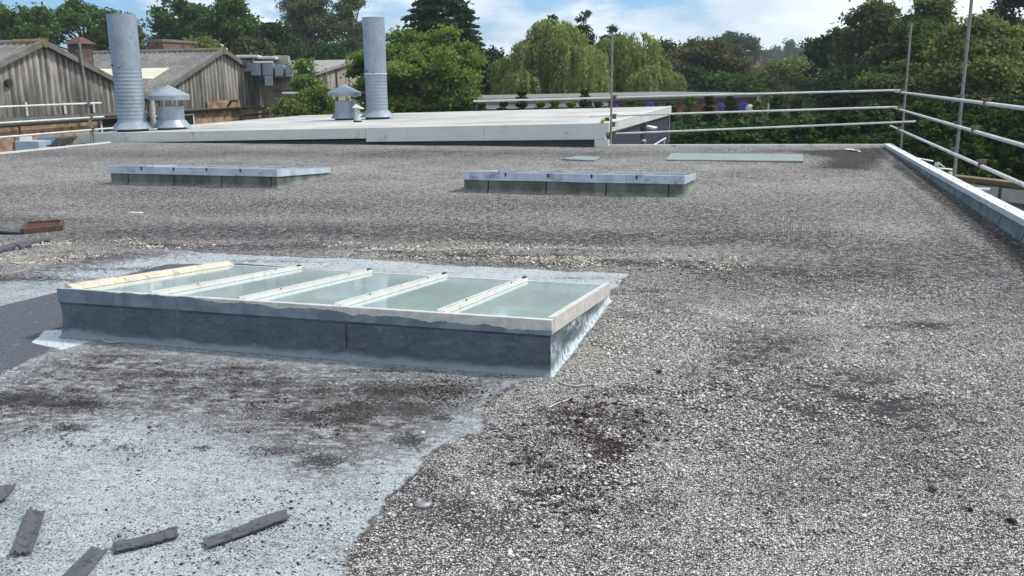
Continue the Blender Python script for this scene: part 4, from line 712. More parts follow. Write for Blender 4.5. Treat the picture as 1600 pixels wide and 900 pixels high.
# rooftop plant between them
def plant():
    D = 56.0; t = thing('rooftop_plant', PD(415, 140, D), 'cluster of blue-grey metal air ducts with flat lids beside the pale gable', 'air plant')
    def bx(px0, py0, px1, py1, mat, nm, d0=0, dep=2.2):
        p = PD(px0, py0, D+d0); q = PD(px1, py1, D+d0); r3 = Vector(R0)*1.0; fw = Vector((-math.sin(YAW+.18), math.cos(YAW+.18), 0))*dep
        P_ = Vector(p); wdt = (Vector(q)-P_); wx = Vector((wdt.x, wdt.y, 0)); h = abs(wdt.z); base = Vector((P_.x, P_.y, min(p[2], q[2])))
        b = MB(); b.hexa([base, base+wx, base+wx+fw, base+fw, base+Vector((0,0,h)), base+wx+Vector((0,0,h)), base+wx+fw+Vector((0,0,h)), base+fw+Vector((0,0,h))]); b.build(nm, mat, t, bevel=0.03)
    GV = plain('duct_metal', (0.27, 0.33, 0.39), 0.45, 0.3, var=0.15, scale=1)
    bx(377, 95, 392, 112, GV, 'duct'); bx(391, 98, 408, 118, GV, 'duct', -.1); bx(409, 98, 427, 118, GV, 'duct', -.1); bx(429, 101, 443, 119, GV, 'duct', -.3); bx(445, 102, 456, 120, GV, 'duct', -.3); bx(413, 119, 427, 134, GV, 'duct', -.2)
    bx(405, 118, 414, 125, M['black'], 'grille', -.15)
    bx(368, 86, 404, 90, M['white_trim'], 'lid', -.5, 3); bx(402, 88, 430, 92, M['white_trim'], 'lid', -.6, 3)
    bx(426, 87, 451, 101, plain('tan_box', (0.36, 0.33, 0.27), 0.7), 'cooler_box', 2)
    bx(428, 120, 452, 122, M['black'], 'shelf', -.35, 2)
    bx(428, 122, 470, 140, PS, 'screen_wall', 0.8, .3)
    bx(428, 140, 476, 143, M['black'], 'shelf', 0, 2); bx(440, 144, 474, 147, M['white_trim'], 'lid', -.3, 2); bx(372, 91, 395, 140, plain('plant_frame', (0.25, 0.27, 0.28), 0.6), 'plant_frame', 1.2, 2); bx(396, 134, 470, 190, PS, 'screen_wall', 2.6, .3)
    for k in (432, 439, 446, 453, 461): bx(k, 122, k+1, 140, M['verge'], 'slat', 0.75, .1)
plant()
# bits beyond the left edge
def box_px(name, mat, X, px0, py0, px1, py1, dx, label, cat):
    a = PX(px0, py0, X); c = PX(px1, py1, X); b = MB(); z0, z1 = sorted((a[2], c[2])); b.box((X-dx, a[1], z0), (X, c[1], z1)); return tag(b.build(name, mat, None, bevel=0.01), label, cat)
PB = plain('pale_blue_sheet', (0.38, 0.46, 0.53), 0.5, 0.1, var=0.1)
box_px('duct_box', PB, -19.2, 60, 221, 82, 238, 0.8, 'pale blue metal box just beyond the left white edging', 'box'); box_px('duct_box', PB, -19.8, 84, 213, 97, 232, 0.6, 'taller pale blue metal box beside the black bent flashing', 'box')
p = Vector(PX(103, 219, -18.6)); b = MB(); b.hexa([p+Vector(v) for v in [(0,-.35,-.12),(.05,.1,-.12),(-.3,.15,-.12),(-.3,-.3,-.12),(0,-.1,.05),(.05,.42,.08),(-.3,.45,.08),(-.3,.0,.05)]]); b.box(p+Vector((-.25,-.45,-.14)), p+Vector((0,-.28,-.10)))
b.box(p+Vector((-.2,.0,-2)), p+Vector((-.1,.1,-.12))); tag(b.build('rainwater_hopper', M['black'], None, bevel=0.01), 'black bent plastic hopper beyond the left white edging', 'hopper')

# ---------------------------------------------------------------- far brick building, its boxes, fence, yard
FB = brick_mat('red_brick_far', 'x', (0.20, 0.085, 0.06), (0.30, 0.145, 0.10), (0.25, 0.2, 0.17), 1.0)
A = PZ(700, 158, 0.62); B = PZ(1192, 147, 0.62); A = A + (A-B)*-0.08
def far_brick():
    t = thing('brick_building', ((A[0]+B[0])/2, (A[1]+B[1])/2, -5), 'long low red-brick building with grey flat roof edge before the willows', 'building')
    a, b_ = Vector(A), Vector(B); d = (b_-a).normalized(); n = Vector((-d.y, d.x, 0)); up = Vector((0, 0, 1)); a.z = b_.z = 0
    def slab(off, z0, z1, dep, mat, nm, u0=0, u1=1):
        p = a+(b_-a)*u0+n*off; q = a+(b_-a)*u1+n*off; m = MB(); m.hexa([p+up*z0, q+up*z0, q+up*z0+n*dep, p+up*z0+n*dep, p+up*z1, q+up*z1, q+up*z1+n*dep, p+up*z1+n*dep]); m.build(nm, mat, t)
    slab(0.25, -5, 0.28, 8, FB, 'wall', 0.0, 0.992); slab(-0.05, 0.46, 0.66, 9, plain('grey_roof_edge', (0.085, 0.095, 0.10), 0.6, var=0.1), 'roof_edge'); slab(0.05, 0.66, 0.69, 8.8, plain('roof_top', (0.16, 0.165, 0.16), 0.7), 'roof')
    slab(0.10, 0.20, 0.458, 0.15, M['white_trim'], 'fascia', 0, 0.42); slab(0.12, 0.28, 0.458, 0.15, plain('grey_fascia', (0.13, 0.12, 0.115), 0.6), 'fascia', 0.42, 0.992)
    q = b_-d*0.4-n*0.05; m = MB(); m.tube([q+up*0.5, q-up*5], 0.07, 8); m.build('downpipe', plain('grey_pipe', (0.3, 0.32, 0.31), 0.6), t); q = b_+d*0.35-n*0.1; m = MB(); m.tube([q+up*0.1, q-up*5], 0.05, 8); m.build('downpipe', M['steel_tube'], t)
far_brick()
for i, (px, py, w_, h_, lab) in enumerate([(962, 168, 8, 4, 'blue box low on the red-brick wall right of the scaffold post'), (1015, 165, 12, 5, 'blue box on the red-brick wall above the pale roof'), (1044, 165, 7, 6, 'blue box on the red-brick wall at the pale roof corner'), (1126, 168, 9, 7, 'blue box on the red-brick wall, left of the white lamp dome'), (1161, 166, 13, 9, 'largest blue box on the red-brick wall beside the white dome')]):
    tt = (px-700)/(1192-700); D = 43*(1-tt)+49*tt-1.2; p = Vector(PD(px, py, D)); u = D/F_PX; t = thing('wall_sign_box', p, lab, 'box', 'blue boxes on the far brick wall')
    b = MB(); b.box(p+Vector((-w_*u/2, -.1, -h_*u/2)), p+Vector((w_*u/2, .25, h_*u/2))); b.build('case', M['blue'], t); b = MB(); b.box(p+Vector((-w_*u/4, -.05, h_*u/2)), p+Vector((w_*u/4, .2, h_*u/2+.08))); b.build('lid', M['blue'], t)
    b = MB(); b.tube([p+Vector((0, .1, -h_*u/2)), (p.x, p.y+.1, -5)], 0.04, 6); b.build('stand', M['steel_old'], t)
p = Vector(PD(1171, 171, 46)); t = thing('dome_lamp', p, 'small pale dome lamp beside the blue box on brick wall', 'lamp'); b = MB(); b.lathe([(0.0,.26),(0.12,.22),(0.19,.1),(0.2,0),(0.16,-.1),(0,-.12)], p, 16); b.build('globe', plain('pale_globe', (0.5, 0.55, 0.4), 0.4), t, smooth=True); b = MB(); b.tube([p+Vector((0,0,-.1)), (p.x, p.y, -5)], 0.05, 8); b.build('post', M['steel_old'], t)
def wood_mat():
    g = G('weathered_board', 0.9); cmb = g.map((3.0, 3.0, 0.25)); cc = g.ramp(g.noise(2.2, 6, 0.6, cmb), (0.3, (0.09, 0.085, 0.07)), (0.55, (0.20, 0.19, 0.165)), (0.8, (0.30, 0.285, 0.25))); cc = g.mix(g.ss(g.noise(1.2, 4), 0.55, 0.7), cc, (0.14, 0.13, 0.06)); return g.done(cc)
M['wood'] = wood_mat()
def fence():
    z = -1.25; a = Vector(PZ(1478, 273, z)); b_ = Vector(PZ(1608, 288, z)); d = (b_-a); d.z = 0; d.normalize(); a.z = b_.z = 0; a -= d*1.0; n = Vector((-d.y, d.x, 0)); L_ = (b_-a).length+4
    t = thing('board_fence', a+Vector((0,0,-5)), 'weathered grey board fence with ochre top below the right guard rail', 'fence'); k = 0; x = 0
    while x < L_:
        w_ = 0.42; m = MB(); p = a+d*x; q = a+d*(x+w_-.02); o = n*(0.015*(k%2))
        m.hexa([p+o+Vector((0,0,-5)), q+o+Vector((0,0,-5)), q+o+n*.05+Vector((0,0,-5)), p+o+n*.05+Vector((0,0,-5)), p+o+Vector((0,0,z-.12)), q+o+Vector((0,0,z-.12)), q+o+n*.05+Vector((0,0,z-.12)), p+o+n*.05+Vector((0,0,z-.12))]); m.build('board', M['wood'], t); x += w_; k += 1
    m = MB(); p = a-n*.05; q = a+d*L_-n*.05; Z = lambda v, zz: v+Vector((0,0,zz)); m.hexa([Z(p,z-.117), Z(q,z-.117), Z(q+n*.4,z-.117), Z(p+n*.4,z-.117), Z(p,z), Z(q,z), Z(q+n*.4,z), Z(p+n*.4,z)]); m.build('capping', plain('ochre_top', (0.15, 0.105, 0.05), 0.9, var=0.3, scale=2, dirt=(0.06, 0.07, 0.03)), t)
    for u in (1.55, 3.0):
        m = MB(); p = a+d*u-n*.09; q = a+d*(u+1.32)-n*.09; m.hexa([Z(p,z-.52), Z(q,z-.52), Z(q+n*.03,z-.52), Z(p+n*.03,z-.52), Z(p,z-.17), Z(q,z-.17), Z(q+n*.03,z-.17), Z(p+n*.03,z-.17)]); m.build('plate', plain('pale_plate', (0.42, 0.42, 0.39), 0.6, var=0.15), t)
fence()
p, q = Vector(PZ(1520, 296, -1.0)), Vector(PZ(1547, 297, -1.0)); b = MB(); b.tube([p, q], 0.05, 10); b.tube([q-Vector((.2,0,0)), q-Vector((.2,0,4))], 0.03, 8); tag(b.build('scaffold_tube', M['steel_tube'], None, smooth=True), 'short pale scaffold tube end beside the board fence', 'tube')
def aerial():
    p = Vector(PD(1470, 252, 23)); t = thing('aerial', p, 'bare white metal aerial arms just past the right roof edge', 'aerial'); e = lambda x, y: Vector(PD(x, y, 23))
    b = MB(); b.tube([e(1432,247), e(1458,252)], 0.02, 6); b.tube([e(1455,262), e(1488,265)], 0.022, 6); b.build('arm', M['white_trim'], t)
    b = MB(); b.tube([e(1460,258), e(1466,254), e(1476,262)], 0.018, 6); b.box(e(1461,260), e(1461,260)+Vector((.09,.08,.09))); b.build('bracket', M['white_trim'], t)
    b = MB(); b.tube([e(1484,278), e(1485,268)], 0.05, 8); b.tube([e(1484,278), Vector((e(1484,278).x, e(1484,278).y, -5))], 0.03, 6); b.build('post', plain('cream_post', (0.6, 0.58, 0.48), 0.6), t)
aerial()

# ---------------------------------------------------------------- ground and hill
def ground():
    g = G('yard_and_grass', 0.95); k = g.ss(g.noise(0.02, 5), 0.45, 0.55); cc = g.mix(k, (0.05, 0.05, 0.052), (0.045, 0.065, 0.025)); cc = g.mix(g.ss(g.noise(0.6, 6), 0.4, 0.7), cc, (0.07, 0.075, 0.04)); mm = g.done(cc)
    n = 60; xs = np.linspace(-760, 760, n); ys = np.linspace(-60, 900, n); X, Y = np.meshgrid(xs, ys)
    Z = np.full(X.shape, -5.0)
    V = np.stack([X.ravel(), Y.ravel(), Z.ravel()], 1); i = np.arange(n-1)[:, None]*n+np.arange(n-1)[None, :]; Q = np.stack([i, i+1, i+1+n, i+n], -1).reshape(-1, 4)
    tag(npmesh('ground', V, Q, mm), kind='structure')
    # hill ring from 230 m out
    rs = np.linspace(200, 740, 16); az = np.linspace(R(-75), R(60), 90); RR, AZ = np.meshgrid(rs, az)
    H_ = 10*np.clip((RR-200)/260, 0, 1)**1.2 + 2.0*np.sin(AZ*7)*np.clip((RR-200)/260, 0, 1)
    V = np.stack([(RR*np.sin(AZ)).ravel(), (RR*np.cos(AZ)).ravel(), (-5.3+H_).ravel()], 1); m = 16; i = np.arange(89)[:, None]*m+np.arange(m-1)[None, :]; Q = np.stack([i, i+m, i+m+1, i+1], -1).reshape(-1, 4)
    tag(npmesh('hill', V, Q, plain('hill_grass', (0.05, 0.075, 0.03), 0.95, scale=0.01, var=0.3), None, None, True), kind='structure')
ground()

# ---------------------------------------------------------------- foliage
def leaf_mat(name, c0, c1, c2, trans=0.3):
    g = G(name, 0.8, 0, 0.15); at = g.attr('tint').outputs['Fac']; cc = g.ramp(at, (0.0, c0), (0.5, c1), (1.0, c2)); g.put(g.b.inputs['Base Color'], cc)
    tr = g.n('BsdfTranslucent'); g.l(g.mix(1.0, cc, (1.0, 1.15, 0.55), 'MULTIPLY'), tr.inputs[0]); ms = g.n('MixShader'); ms.inputs[0].default_value = trans
    o = g.t.nodes['Material Output']; g.l(g.b.outputs[0], ms.inputs[1]); g.l(tr.outputs[0], ms.inputs[2]); g.l(ms.outputs[0], o.inputs[0]); return g.m
LM = {
 'oak': leaf_mat('oak_leaf', (0.036, 0.069, 0.016), (0.065, 0.122, 0.029), (0.122, 0.188, 0.049)),
 'dark': leaf_mat('dark_leaf', (0.018, 0.037, 0.014), (0.032, 0.064, 0.025), (0.054, 0.094, 0.040), 0.25),
 'grey': leaf_mat('grey_green_leaf', (0.070, 0.094, 0.050), (0.125, 0.156, 0.086), (0.203, 0.234, 0.140)),
 'bright': leaf_mat('bright_leaf', (0.060, 0.105, 0.026), (0.125, 0.195, 0.045), (0.235, 0.31, 0.080), 0.4),
  'willow': leaf_mat('willow_leaf', (0.15, 0.19, 0.065), (0.25, 0.295, 0.11), (0.38, 0.42, 0.17), 0.35),
  'olive': leaf_mat('olive_leaf', (0.072, 0.104, 0.032), (0.133, 0.171, 0.055), (0.290, 0.297, 0.109)),
 'copper': leaf_mat('copper_leaf', (0.062, 0.063, 0.031), (0.105, 0.109, 0.053), (0.167, 0.154, 0.078)),
 'cypress': leaf_mat('cypress_spray', (0.012, 0.028, 0.007), (0.035, 0.075, 0.016), (0.085, 0.155, 0.03), 0.2),
 'far': leaf_mat('far_leaf', (0.033, 0.058, 0.026), (0.052, 0.085, 0.036), (0.085, 0.117, 0.052))}
BARK = plain('bark', (0.09, 0.075, 0.06), 0.95, var=0.35, scale=3, bump=0.5)
def leaves(P_, size, rng, tint, up=0.25, aspect=1.5, direction=None, stretch=1.0):
    """one bent quad per point; random facing with a bias; returns verts, quads, tint"""
    n = len(P_); nrm = rng.normal(size=(n, 3)); nrm[:, 2] = np.abs(nrm[:, 2])+up; nrm /= np.linalg.norm(nrm, axis=1)[:, None]
    t_ = rng.normal(size=(n, 3)) if direction is None else direction+rng.normal(size=(n, 3))*0.3
    t_ -= (t_*nrm).sum(1)[:, None]*nrm; t_ /= np.linalg.norm(t_, axis=1)[:, None]+1e-9; s_ = np.cross(nrm, t_)
    sz = size*rng.uniform(0.6, 1.4, n)[:, None]; a = t_*sz*aspect*0.5; b_ = s_*sz*0.5
    V = np.stack([P_-a, P_+b_*0.9-a*0.1, P_+a, P_-b_*0.9+a*0.15], 1).reshape(-1, 3); Q = np.arange(4*n).reshape(-1, 4); return V, Q, tint
LD, LS = 2.2, 0.60
def fbm1(P_, rng, k=6, f0=0.5):
    s_ = np.zeros(len(P_))
    for i in range(k): d = rng.normal(size=3)*f0*(1.5**i); s_ += np.sin(P_@d+rng.uniform(0, 6.3))/(1.25**i)
    return s_/2.5
def limb_tubes(b, p0, p1, r0, r1, rng, sag=0.0, n=5):
    p0 = np.array(p0, float); p1 = np.array(p1, float); pts = []
    for i in range(n+1):
        u = i/n; q = p0+(p1-p0)*u; q[2] += sag*math.sin(u*math.pi); q += rng.normal(size=3)*0.05*np.linalg.norm(p1-p0)*(0 < i < n)*0.5; pts.append(tuple(q))
    b.tube(pts, [r0+(r1-r0)*i/n for i in range(n+1)], 6)
def broadleaf(h, cr, cb, kind, seed, lobes=16, leaf=0.26, dens=1.0, clump=0.55, gap=0.0, flat=1.0):
    """tree at origin: height h, crown radius cr, crown bottom at height cb -> (trunk mesh builder, crown arrays)"""
    rng = np.random.default_rng(seed); cz = (h+cb)/2; hz = (h-cb)/2; C_ = []
    for i in range(lobes):
        for _ in range(40):
            v = rng.normal(size=3); v /= np.linalg.norm(v); r_ = rng.uniform(0.40, 0.86) if flat == 1 else rng.uniform(0.35, 1.12); c = np.array([v[0]*cr*r_, v[1]*cr*r_, cz+v[2]*hz*r_])
            if c[2] < cz and rng.random() < 0.25: continue
            break
        C_.append((c, (rng.uniform(0.17, 0.36) if flat == 1 else rng.uniform(0.13, 0.24))*min(cr, hz*1.3)))
    C_.append((np.array([rng.normal()*cr*.12, rng.normal()*cr*.12, h-0.30*min(cr, hz)]), 0.28*min(cr, hz)))
    b = MB(); tr = 0.028*h+0.05; limb_tubes(b, (0, 0, 0), (rng.normal()*.2, rng.normal()*.2, cb+hz*0.9), tr, tr*0.4, rng, n=7)
    P_ = []
    for c, r_ in C_:
        st = np.array([0, 0, min(c[2]-0.3*abs(c[0]), cb+hz*0.8)]); st[2] = max(st[2]-r_*0.7, cb*0.7); limb_tubes(b, st, c, tr*0.33, tr*0.07, rng, sag=0.2)
        nc = int(max(6, 26*(r_/clump)**1.6*dens*0.5))
        v = rng.normal(size=(nc, 3)); v /= np.linalg.norm(v, axis=1)[:, None]; v[:, 2] = np.where(v[:, 2] < -0.25, -v[:, 2], v[:, 2]); cc = c+v*r_*rng.uniform(0.55, 1.06, nc)[:, None]*np.array([1+.4*(1-flat), 1+.4*(1-flat), 0.85*flat])
        for q in cc[:: max(1, nc//4)]: limb_tubes(b, c, q, tr*0.07, 0.012, rng, n=3)
        for q in cc:
            m = int(rng.uniform(16, 34)*dens*LD); P_.append(q+rng.normal(size=(m, 3))*clump*np.array([0.48, 0.48, 0.30*flat]))
    P_ = np.concatenate(P_); 
    if gap: P_ = P_[fbm1(P_, rng, 5, 1.6/clump*0.5) > gap-0.6]
    tint = np.clip(0.48+0.28*fbm1(P_, rng, 4, 0.35)+rng.normal(size=len(P_))*0.17, 0, 1)
    return b, leaves(P_, leaf*LS, rng, tint)
def conifer(h, r, cb, kind, seed, leaf=0.22, dens=1.0, power=0.8, droop=0.3, layers=22):
    rng = np.random.default_rng(seed); b = MB(); limb_tubes(b, (0,0,0), (0,0,h*0.97), 0.02*h+.04, 0.02, rng, n=8); P_ = []; D_ = []
    for i in range(layers):
        u = (i+0.5)/layers; z = cb+(h-cb)*u; rr = r*(1-u)**power+0.10; nb = int(7+6*(1-u))
        for k in range(nb):
            a = rng.uniform(0, 6.283); L_ = rr*rng.uniform(0.65, 1.12); d = np.array([math.cos(a), math.sin(a), 0]); m = int(66*dens*(0.35+L_)); s_ = rng.uniform(0.12, 1, m)**0.7
            q = np.array([0, 0, z])+d*L_*s_[:, None]; q[:, 2] += L_*(0.25*s_-droop*s_**2)+rng.normal(size=m)*0.07*(h/layers)*1.5; side = np.cross(d, [0, 0, 1]); q += side*(rng.normal(size=m)*0.17*L_*(0.4+s_))[:, None]
            P_.append(q); D_.append(np.tile(d+np.array([0, 0, -droop*0.8]), (m, 1)))
            if k % 3 == 0: limb_tubes(b, (0, 0, z), (d[0]*L_*.85, d[1]*L_*.85, z+L_*(0.2-droop*.7)), 0.03, 0.008, rng, n=3)
    P_ = np.concatenate(P_); D_ = np.concatenate(D_); tint = np.clip(0.42+0.22*fbm1(P_, rng, 4, 0.9)+rng.normal(size=len(P_))*0.16, 0, 1); return b, leaves(P_, leaf*0.62, rng, tint, 0.3, 1.7, D_)
def cypress(h, r, seed, leaf=0.10, dens=1.0):
    """broad hedge cypress: overlapping upswept feathery sprays over a dense column"""
    rng = np.random.default_rng(seed); b = MB(); limb_tubes(b, (0,0,0), (0,0,h*0.95), 0.14, 0.03, rng, n=6); P_ = []; D_ = []; T_ = []
    for i in range(int(300*dens)):
        u = rng.random()**0.8; z = h*(0.12+0.86*u); a = rng.uniform(0, 6.283); rr = r*(1-max(0, u-.35)/.65)**0.75*rng.uniform(0.75, 1.1)+0.05; d = np.array([math.cos(a), math.sin(a), 0]); tip = d*rr+np.array([0, 0, z]); m = 95
        s_ = rng.uniform(0, 1, m); L_ = rng.uniform(0.5, 0.95); dirn = d*0.75+np.array([0, 0, rng.uniform(0.15, 0.85)]); dirn /= np.linalg.norm(dirn); side = np.cross(dirn, [0, 0, 1]); side /= np.linalg.norm(side); up_ = np.cross(side, dirn)
        wd = 0.32*(1-s_*0.75)*L_; q = tip-dirn*L_*0.55+dirn*(s_*L_)[:, None]+side*(rng.normal(size=m)*wd*0.75)[:, None]+up_*(rng.normal(size=m)*0.05)[:, None]; q[:, 2] -= 0.18*(s_**2)*L_
        P_.append(q); D_.append(np.tile(dirn, (m, 1))); T_.append(np.clip(0.10+0.55*s_+rng.normal()*0.12+rng.normal(size=m)*0.1, 0, 1))
    return b, leaves(np.concatenate(P_), leaf, rng, np.concatenate(T_), 0.35, 1.9, np.concatenate(D_))
def willow(h, cr, cb, seed, leaf=0.085, dens=1.0, asym=None):
    rng = np.random.default_rng(seed); b = MB(); limb_tubes(b, (0,0,0), (0.2,0,h*0.55), 0.38, 0.22, rng, n=6); P_ = []; T_ = []
    hubs = []
    for i in range(40):
        a = rng.uniform(0, 6.283); rr = cr*math.sqrt(rng.random())*0.92; z = h*(0.98-0.34*(rr/cr)**2)-rng.uniform(0, 0.42)*h*(rng.random() < .6); z += rng.uniform(-.05, .05)*h; hubs.append(np.array([rr*math.cos(a), rr*math.sin(a), z])); limb_tubes(b, (0, 0, h*rng.uniform(.35, .55)), hubs[-1], 0.12, 0.02, rng, sag=0.5)
    for c in hubs:
        tt = rng.normal()*0.13
        hr = rng.uniform(0.9, 1.6)
        for k in range(int(20*dens)):                      # tresses: bundles of strands falling off a dome
            a = rng.uniform(0, 6.283); rad = hr*math.sqrt(rng.random()); o0 = c+np.array([rad*math.cos(a), rad*math.sin(a), -0.45*rad*rad/hr]); lt = rng.uniform(0.9, 3.6); t2 = rng.normal()*0.16
            for q_ in range(5):
                s0 = o0+rng.normal(size=3)*np.array([0.13, 0.13, 0.05]); ln = min(lt*rng.uniform(.75, 1.1), s0[2]-cb*rng.uniform(.6, 1.3))
                if ln < 0.5: continue
                m = int(ln*15)+3; s_ = np.sort(rng.uniform(0, 1, m)); out_ = np.array([math.cos(a), math.sin(a), 0])*0.28
                q = s0+out_*(1-np.exp(-s_*4))[:, None]; q[:, 2] = s0[2]-ln*s_**1.25; q += rng.normal(size=(m, 3))*np.array([0.05, 0.05, 0.03])
                P_.append(q); T_.append(np.clip(0.45+tt+t2+rng.normal(size=m)*0.12, 0, 1))
    P_ = np.concatenate(P_); T_ = np.concatenate(T_); return b, leaves(P_, leaf, rng, T_, 0.0, 2.4, np.tile([0, 0, -1.0], (len(P_), 1)))
def plant_tree(builder, name, loc, label, cat, mat, group=None, rz=0, bark=None):
    b, (V, Q, T) = builder; t = thing(name, (0, 0, 0), label, cat, group)
    b.build('trunk', bark or BARK, t, smooth=True); npmesh('crown', V, Q, mat, t, {'tint': ('FACE', 'FLOAT', T)})
    t.location = tuple(map(float, loc)); t.rotation_euler = (0, 0, rz)
    for c in t.children: c.matrix_parent_inverse = Matrix.Identity(4)
    return t
GZ = -5.0
def spot(px, top, D):
    p = PD(px, top, D); return (p[0], p[1], GZ), p[2]-GZ
seedc = [100]
def bl(px, top, wpx, bot, D, kind, label, name='tree', cat='tree', **kw):
    loc, h = spot(px, top, D); cr = wpx/2*D/F_PX; cb = max(0.6, PD(px, bot, D)[2]-GZ); seedc[0] += 1
    return plant_tree(broadleaf(h, cr, cb, kind, seedc[0], **kw), name, loc, label, cat, LM[kind], 'trees behind the roofs' if cat == 'tree' else 'shrubs beyond the flat roof')
big = dict(leaf=0.34, clump=0.75, lobes=22, dens=1.15)
airy = dict(leaf=0.36, clump=0.65, lobes=22, dens=0.85, gap=0.22)
# left skyline
bl(-60, -5, 190, 100, 78, 'oak', 'broad dark oak at the far left edge behind the sooty shed', **airy)
bl(35, 10, 150, 100, 76, 'oak', 'dark green oak over the orange ridge end of the sooty shed', **airy)
bl(125, 6, 150, 105, 80, 'oak', 'dark green oak over the rust-capped flue', **airy)
bl(190, 20, 70, 100, 92, 'grey', 'thin-topped tree peeping over the left metal flue', leaf=0.3, clump=0.6, lobes=12, dens=0.7, gap=0.25)
bl(268, -12, 130, 110, 82, 'oak', 'open-crowned oak with sky showing through, behind the brick chimney', leaf=0.34, clump=0.7, lobes=20, dens=0.8, gap=0.30)
bl(358, -14, 120, 110, 78, 'oak', 'mid-green tall oak above the pale shed apex', **airy)
bl(318, 62, 110, 120, 74, 'olive', 'low rounded olive-green tree behind the pale shed ridge', **big)
bl(395, 62, 60, 120, 70, 'copper', 'brownish bushy tree behind the rooftop ducts', **big)
bl(432, 40, 80, 130, 76, 'dark', 'very dark tree right of the rooftop ducts', **big)
bl(482, -28, 105, 120, 86, 'grey', 'tall grey-green tree rising above the young green tree', leaf=0.26, clump=0.6, lobes=26, dens=1.0, gap=0.12)
bl(548, -14, 90, 120, 84, 'grey', 'airy grey-green tree behind the right metal flue', leaf=0.26, clump=0.55, lobes=24, dens=0.85, gap=0.22)
bl(520, 70, 120, 135, 80, 'dark', 'dark low tree behind the pale sheet-clad shed', **big)
# robinia and young tree
bl(648, 44, 178, 195, 44, 'bright', 'bright yellow-green tree with layered crown right of the flue', leaf=0.20, clump=0.55, lobes=60, dens=1.0, flat=0.72)
bl(578, 86, 100, 190, 46, 'bright', 'bright green side tree reaching behind the right flue', leaf=0.20, clump=0.5, lobes=22, dens=0.85, flat=0.5)
bl(715, 128, 90, 200, 43, 'bright', 'low bright green tree at the end of the brick building', leaf=0.2, clump=0.42, lobes=14, dens=1.0)
bl(478, 95, 52, 170, 42, 'bright', 'slender young green tree before the pale sheet-clad shed', leaf=0.18, clump=0.4, lobes=12, dens=0.7, gap=0.15)
bl(455, 158, 60, 200, 40, 'olive', 'pale green shrub at the right foot of the pale shed', 'shrub', 'shrub', leaf=0.16, clump=0.35, lobes=12, dens=0.9)
bl(495, 140, 70, 205, 41, 'bright', 'mid-green shrub under the slender young tree', 'shrub', 'shrub', leaf=0.17, clump=0.35, lobes=14, dens=0.9)
bl(532, 165, 60, 205, 43, 'dark', 'small dark shrub left of the thinner flue cowl', 'shrub', 'shrub', leaf=0.17, clump=0.35, lobes=12, dens=1.1)
# dark cedar
loc, h = spot(684, -80, 60); plant_tree(conifer(h, 4.2, 1.5, 'dark', 11, leaf=0.30, dens=1.7, power=0.60, droop=0.35, layers=30), 'conifer_tree', loc, 'tall blackish conifer behind the bright green tree', 'tree', LM['dark'], 'trees behind the roofs')
loc, h = spot(722, 8, 62); plant_tree(conifer(h, 3.0, 1.5, 'dark', 12, leaf=0.30, dens=1.4, power=0.66, droop=0.35, layers=26), 'conifer_tree', loc, 'shorter blackish conifer leaning on the tallest conifer', 'tree', LM['dark'], 'trees behind the roofs')
bl(757, 78, 95, 165, 66, 'dark', 'dark green bushy tree between conifer and willow', **big)
bl(790, 100, 70, 165, 72, 'far', 'small blue-green tree at the left foot of the willow', **big)
for px, top, lab in ((861, 26, 'thin dark treetop poking out above the middle of the big willow'), (911, 18, 'taller thin dark treetop above the right of the big willow'), (957, 42, 'thin dark treetop above the scaffold post')):
    bl(px, top, 34, 118, 82, 'dark', lab, leaf=0.28, clump=0.42, lobes=16, dens=0.8, gap=0.1)
for px, top, wpx, D, sd_, lab in ((866, 50, 165, 60, 1, 'big pale green weeping willow left of the scaffold post'), (983, 66, 125, 64, 2, 'smaller weeping willow right of the scaffold post'), (1022, 110, 50, 60, 3, 'lowest weeping willow at the right end of the willows')):
    loc, h = spot(px, top, D); plant_tree(willow(h*1.085, wpx/2*D/F_PX, 1.8, sd_, dens=1.0 if wpx > 60 else 0.55), 'willow_tree', loc, lab, 'tree', LM['willow'], 'trees behind the roofs')
bl(905, 85, 90, 165, 70, 'dark', 'dark tree showing between the two willows', **big)
# middle right
bl(1038, 72, 75, 165, 84, 'dark', 'dark tree immediately right of the willows', **big)
bl(1090, 60, 105, 165, 82, 'copper', 'brown-tinged tree with ragged top before the round-topped pair', **big)
bl(1135, 78, 90, 165, 84, 'copper', 'brown-green tree left of the red house roofs', **big)
bl(1070, 108, 110, 175, 74, 'dark', 'low dark tree behind the brick building roof edge', **big)
bl(1145, 118, 110, 175, 72, 'oak', 'low mid-green tree behind the right part of the brick building', **big)
bl(1135, 51, 52, 110, 170, 'far', 'distant round-topped tree, left of a pair', leaf=0.6, clump=1.3, lobes=14, dens=1.0)
bl(1166, 57, 40, 110, 175, 'far', 'distant round-topped tree, right of a pair', leaf=0.6, clump=1.3, lobes=14, dens=1.0)
bl(1205, 100, 80, 175, 92, 'olive', 'olive-green tree just right of the brick building end', **big)
bl(1250, 92, 90, 175, 90, 'olive', 'olive-green tree below the distant hill trees', **big)
bl(1215, 76, 34, 110, 330, 'far', 'tiny far tree on the hill, left of the tallest hill tree', leaf=1.1, clump=2.2, lobes=10, dens=0.7)
bl(1236, 67, 22, 110, 330, 'far', 'tallest tiny far tree on the skyline of the hill', leaf=1.1, clump=2.0, lobes=10, dens=0.8)
bl(1258, 74, 30, 110, 330, 'far', 'tiny far tree on the hill, right of the tallest hill tree', leaf=1.1, clump=2.2, lobes=10, dens=0.7)
bl(1195, 82, 40, 115, 320, 'far', 'tiny far tree above the red house roofs', leaf=1.1, clump=2.2, lobes=10, dens=0.7)
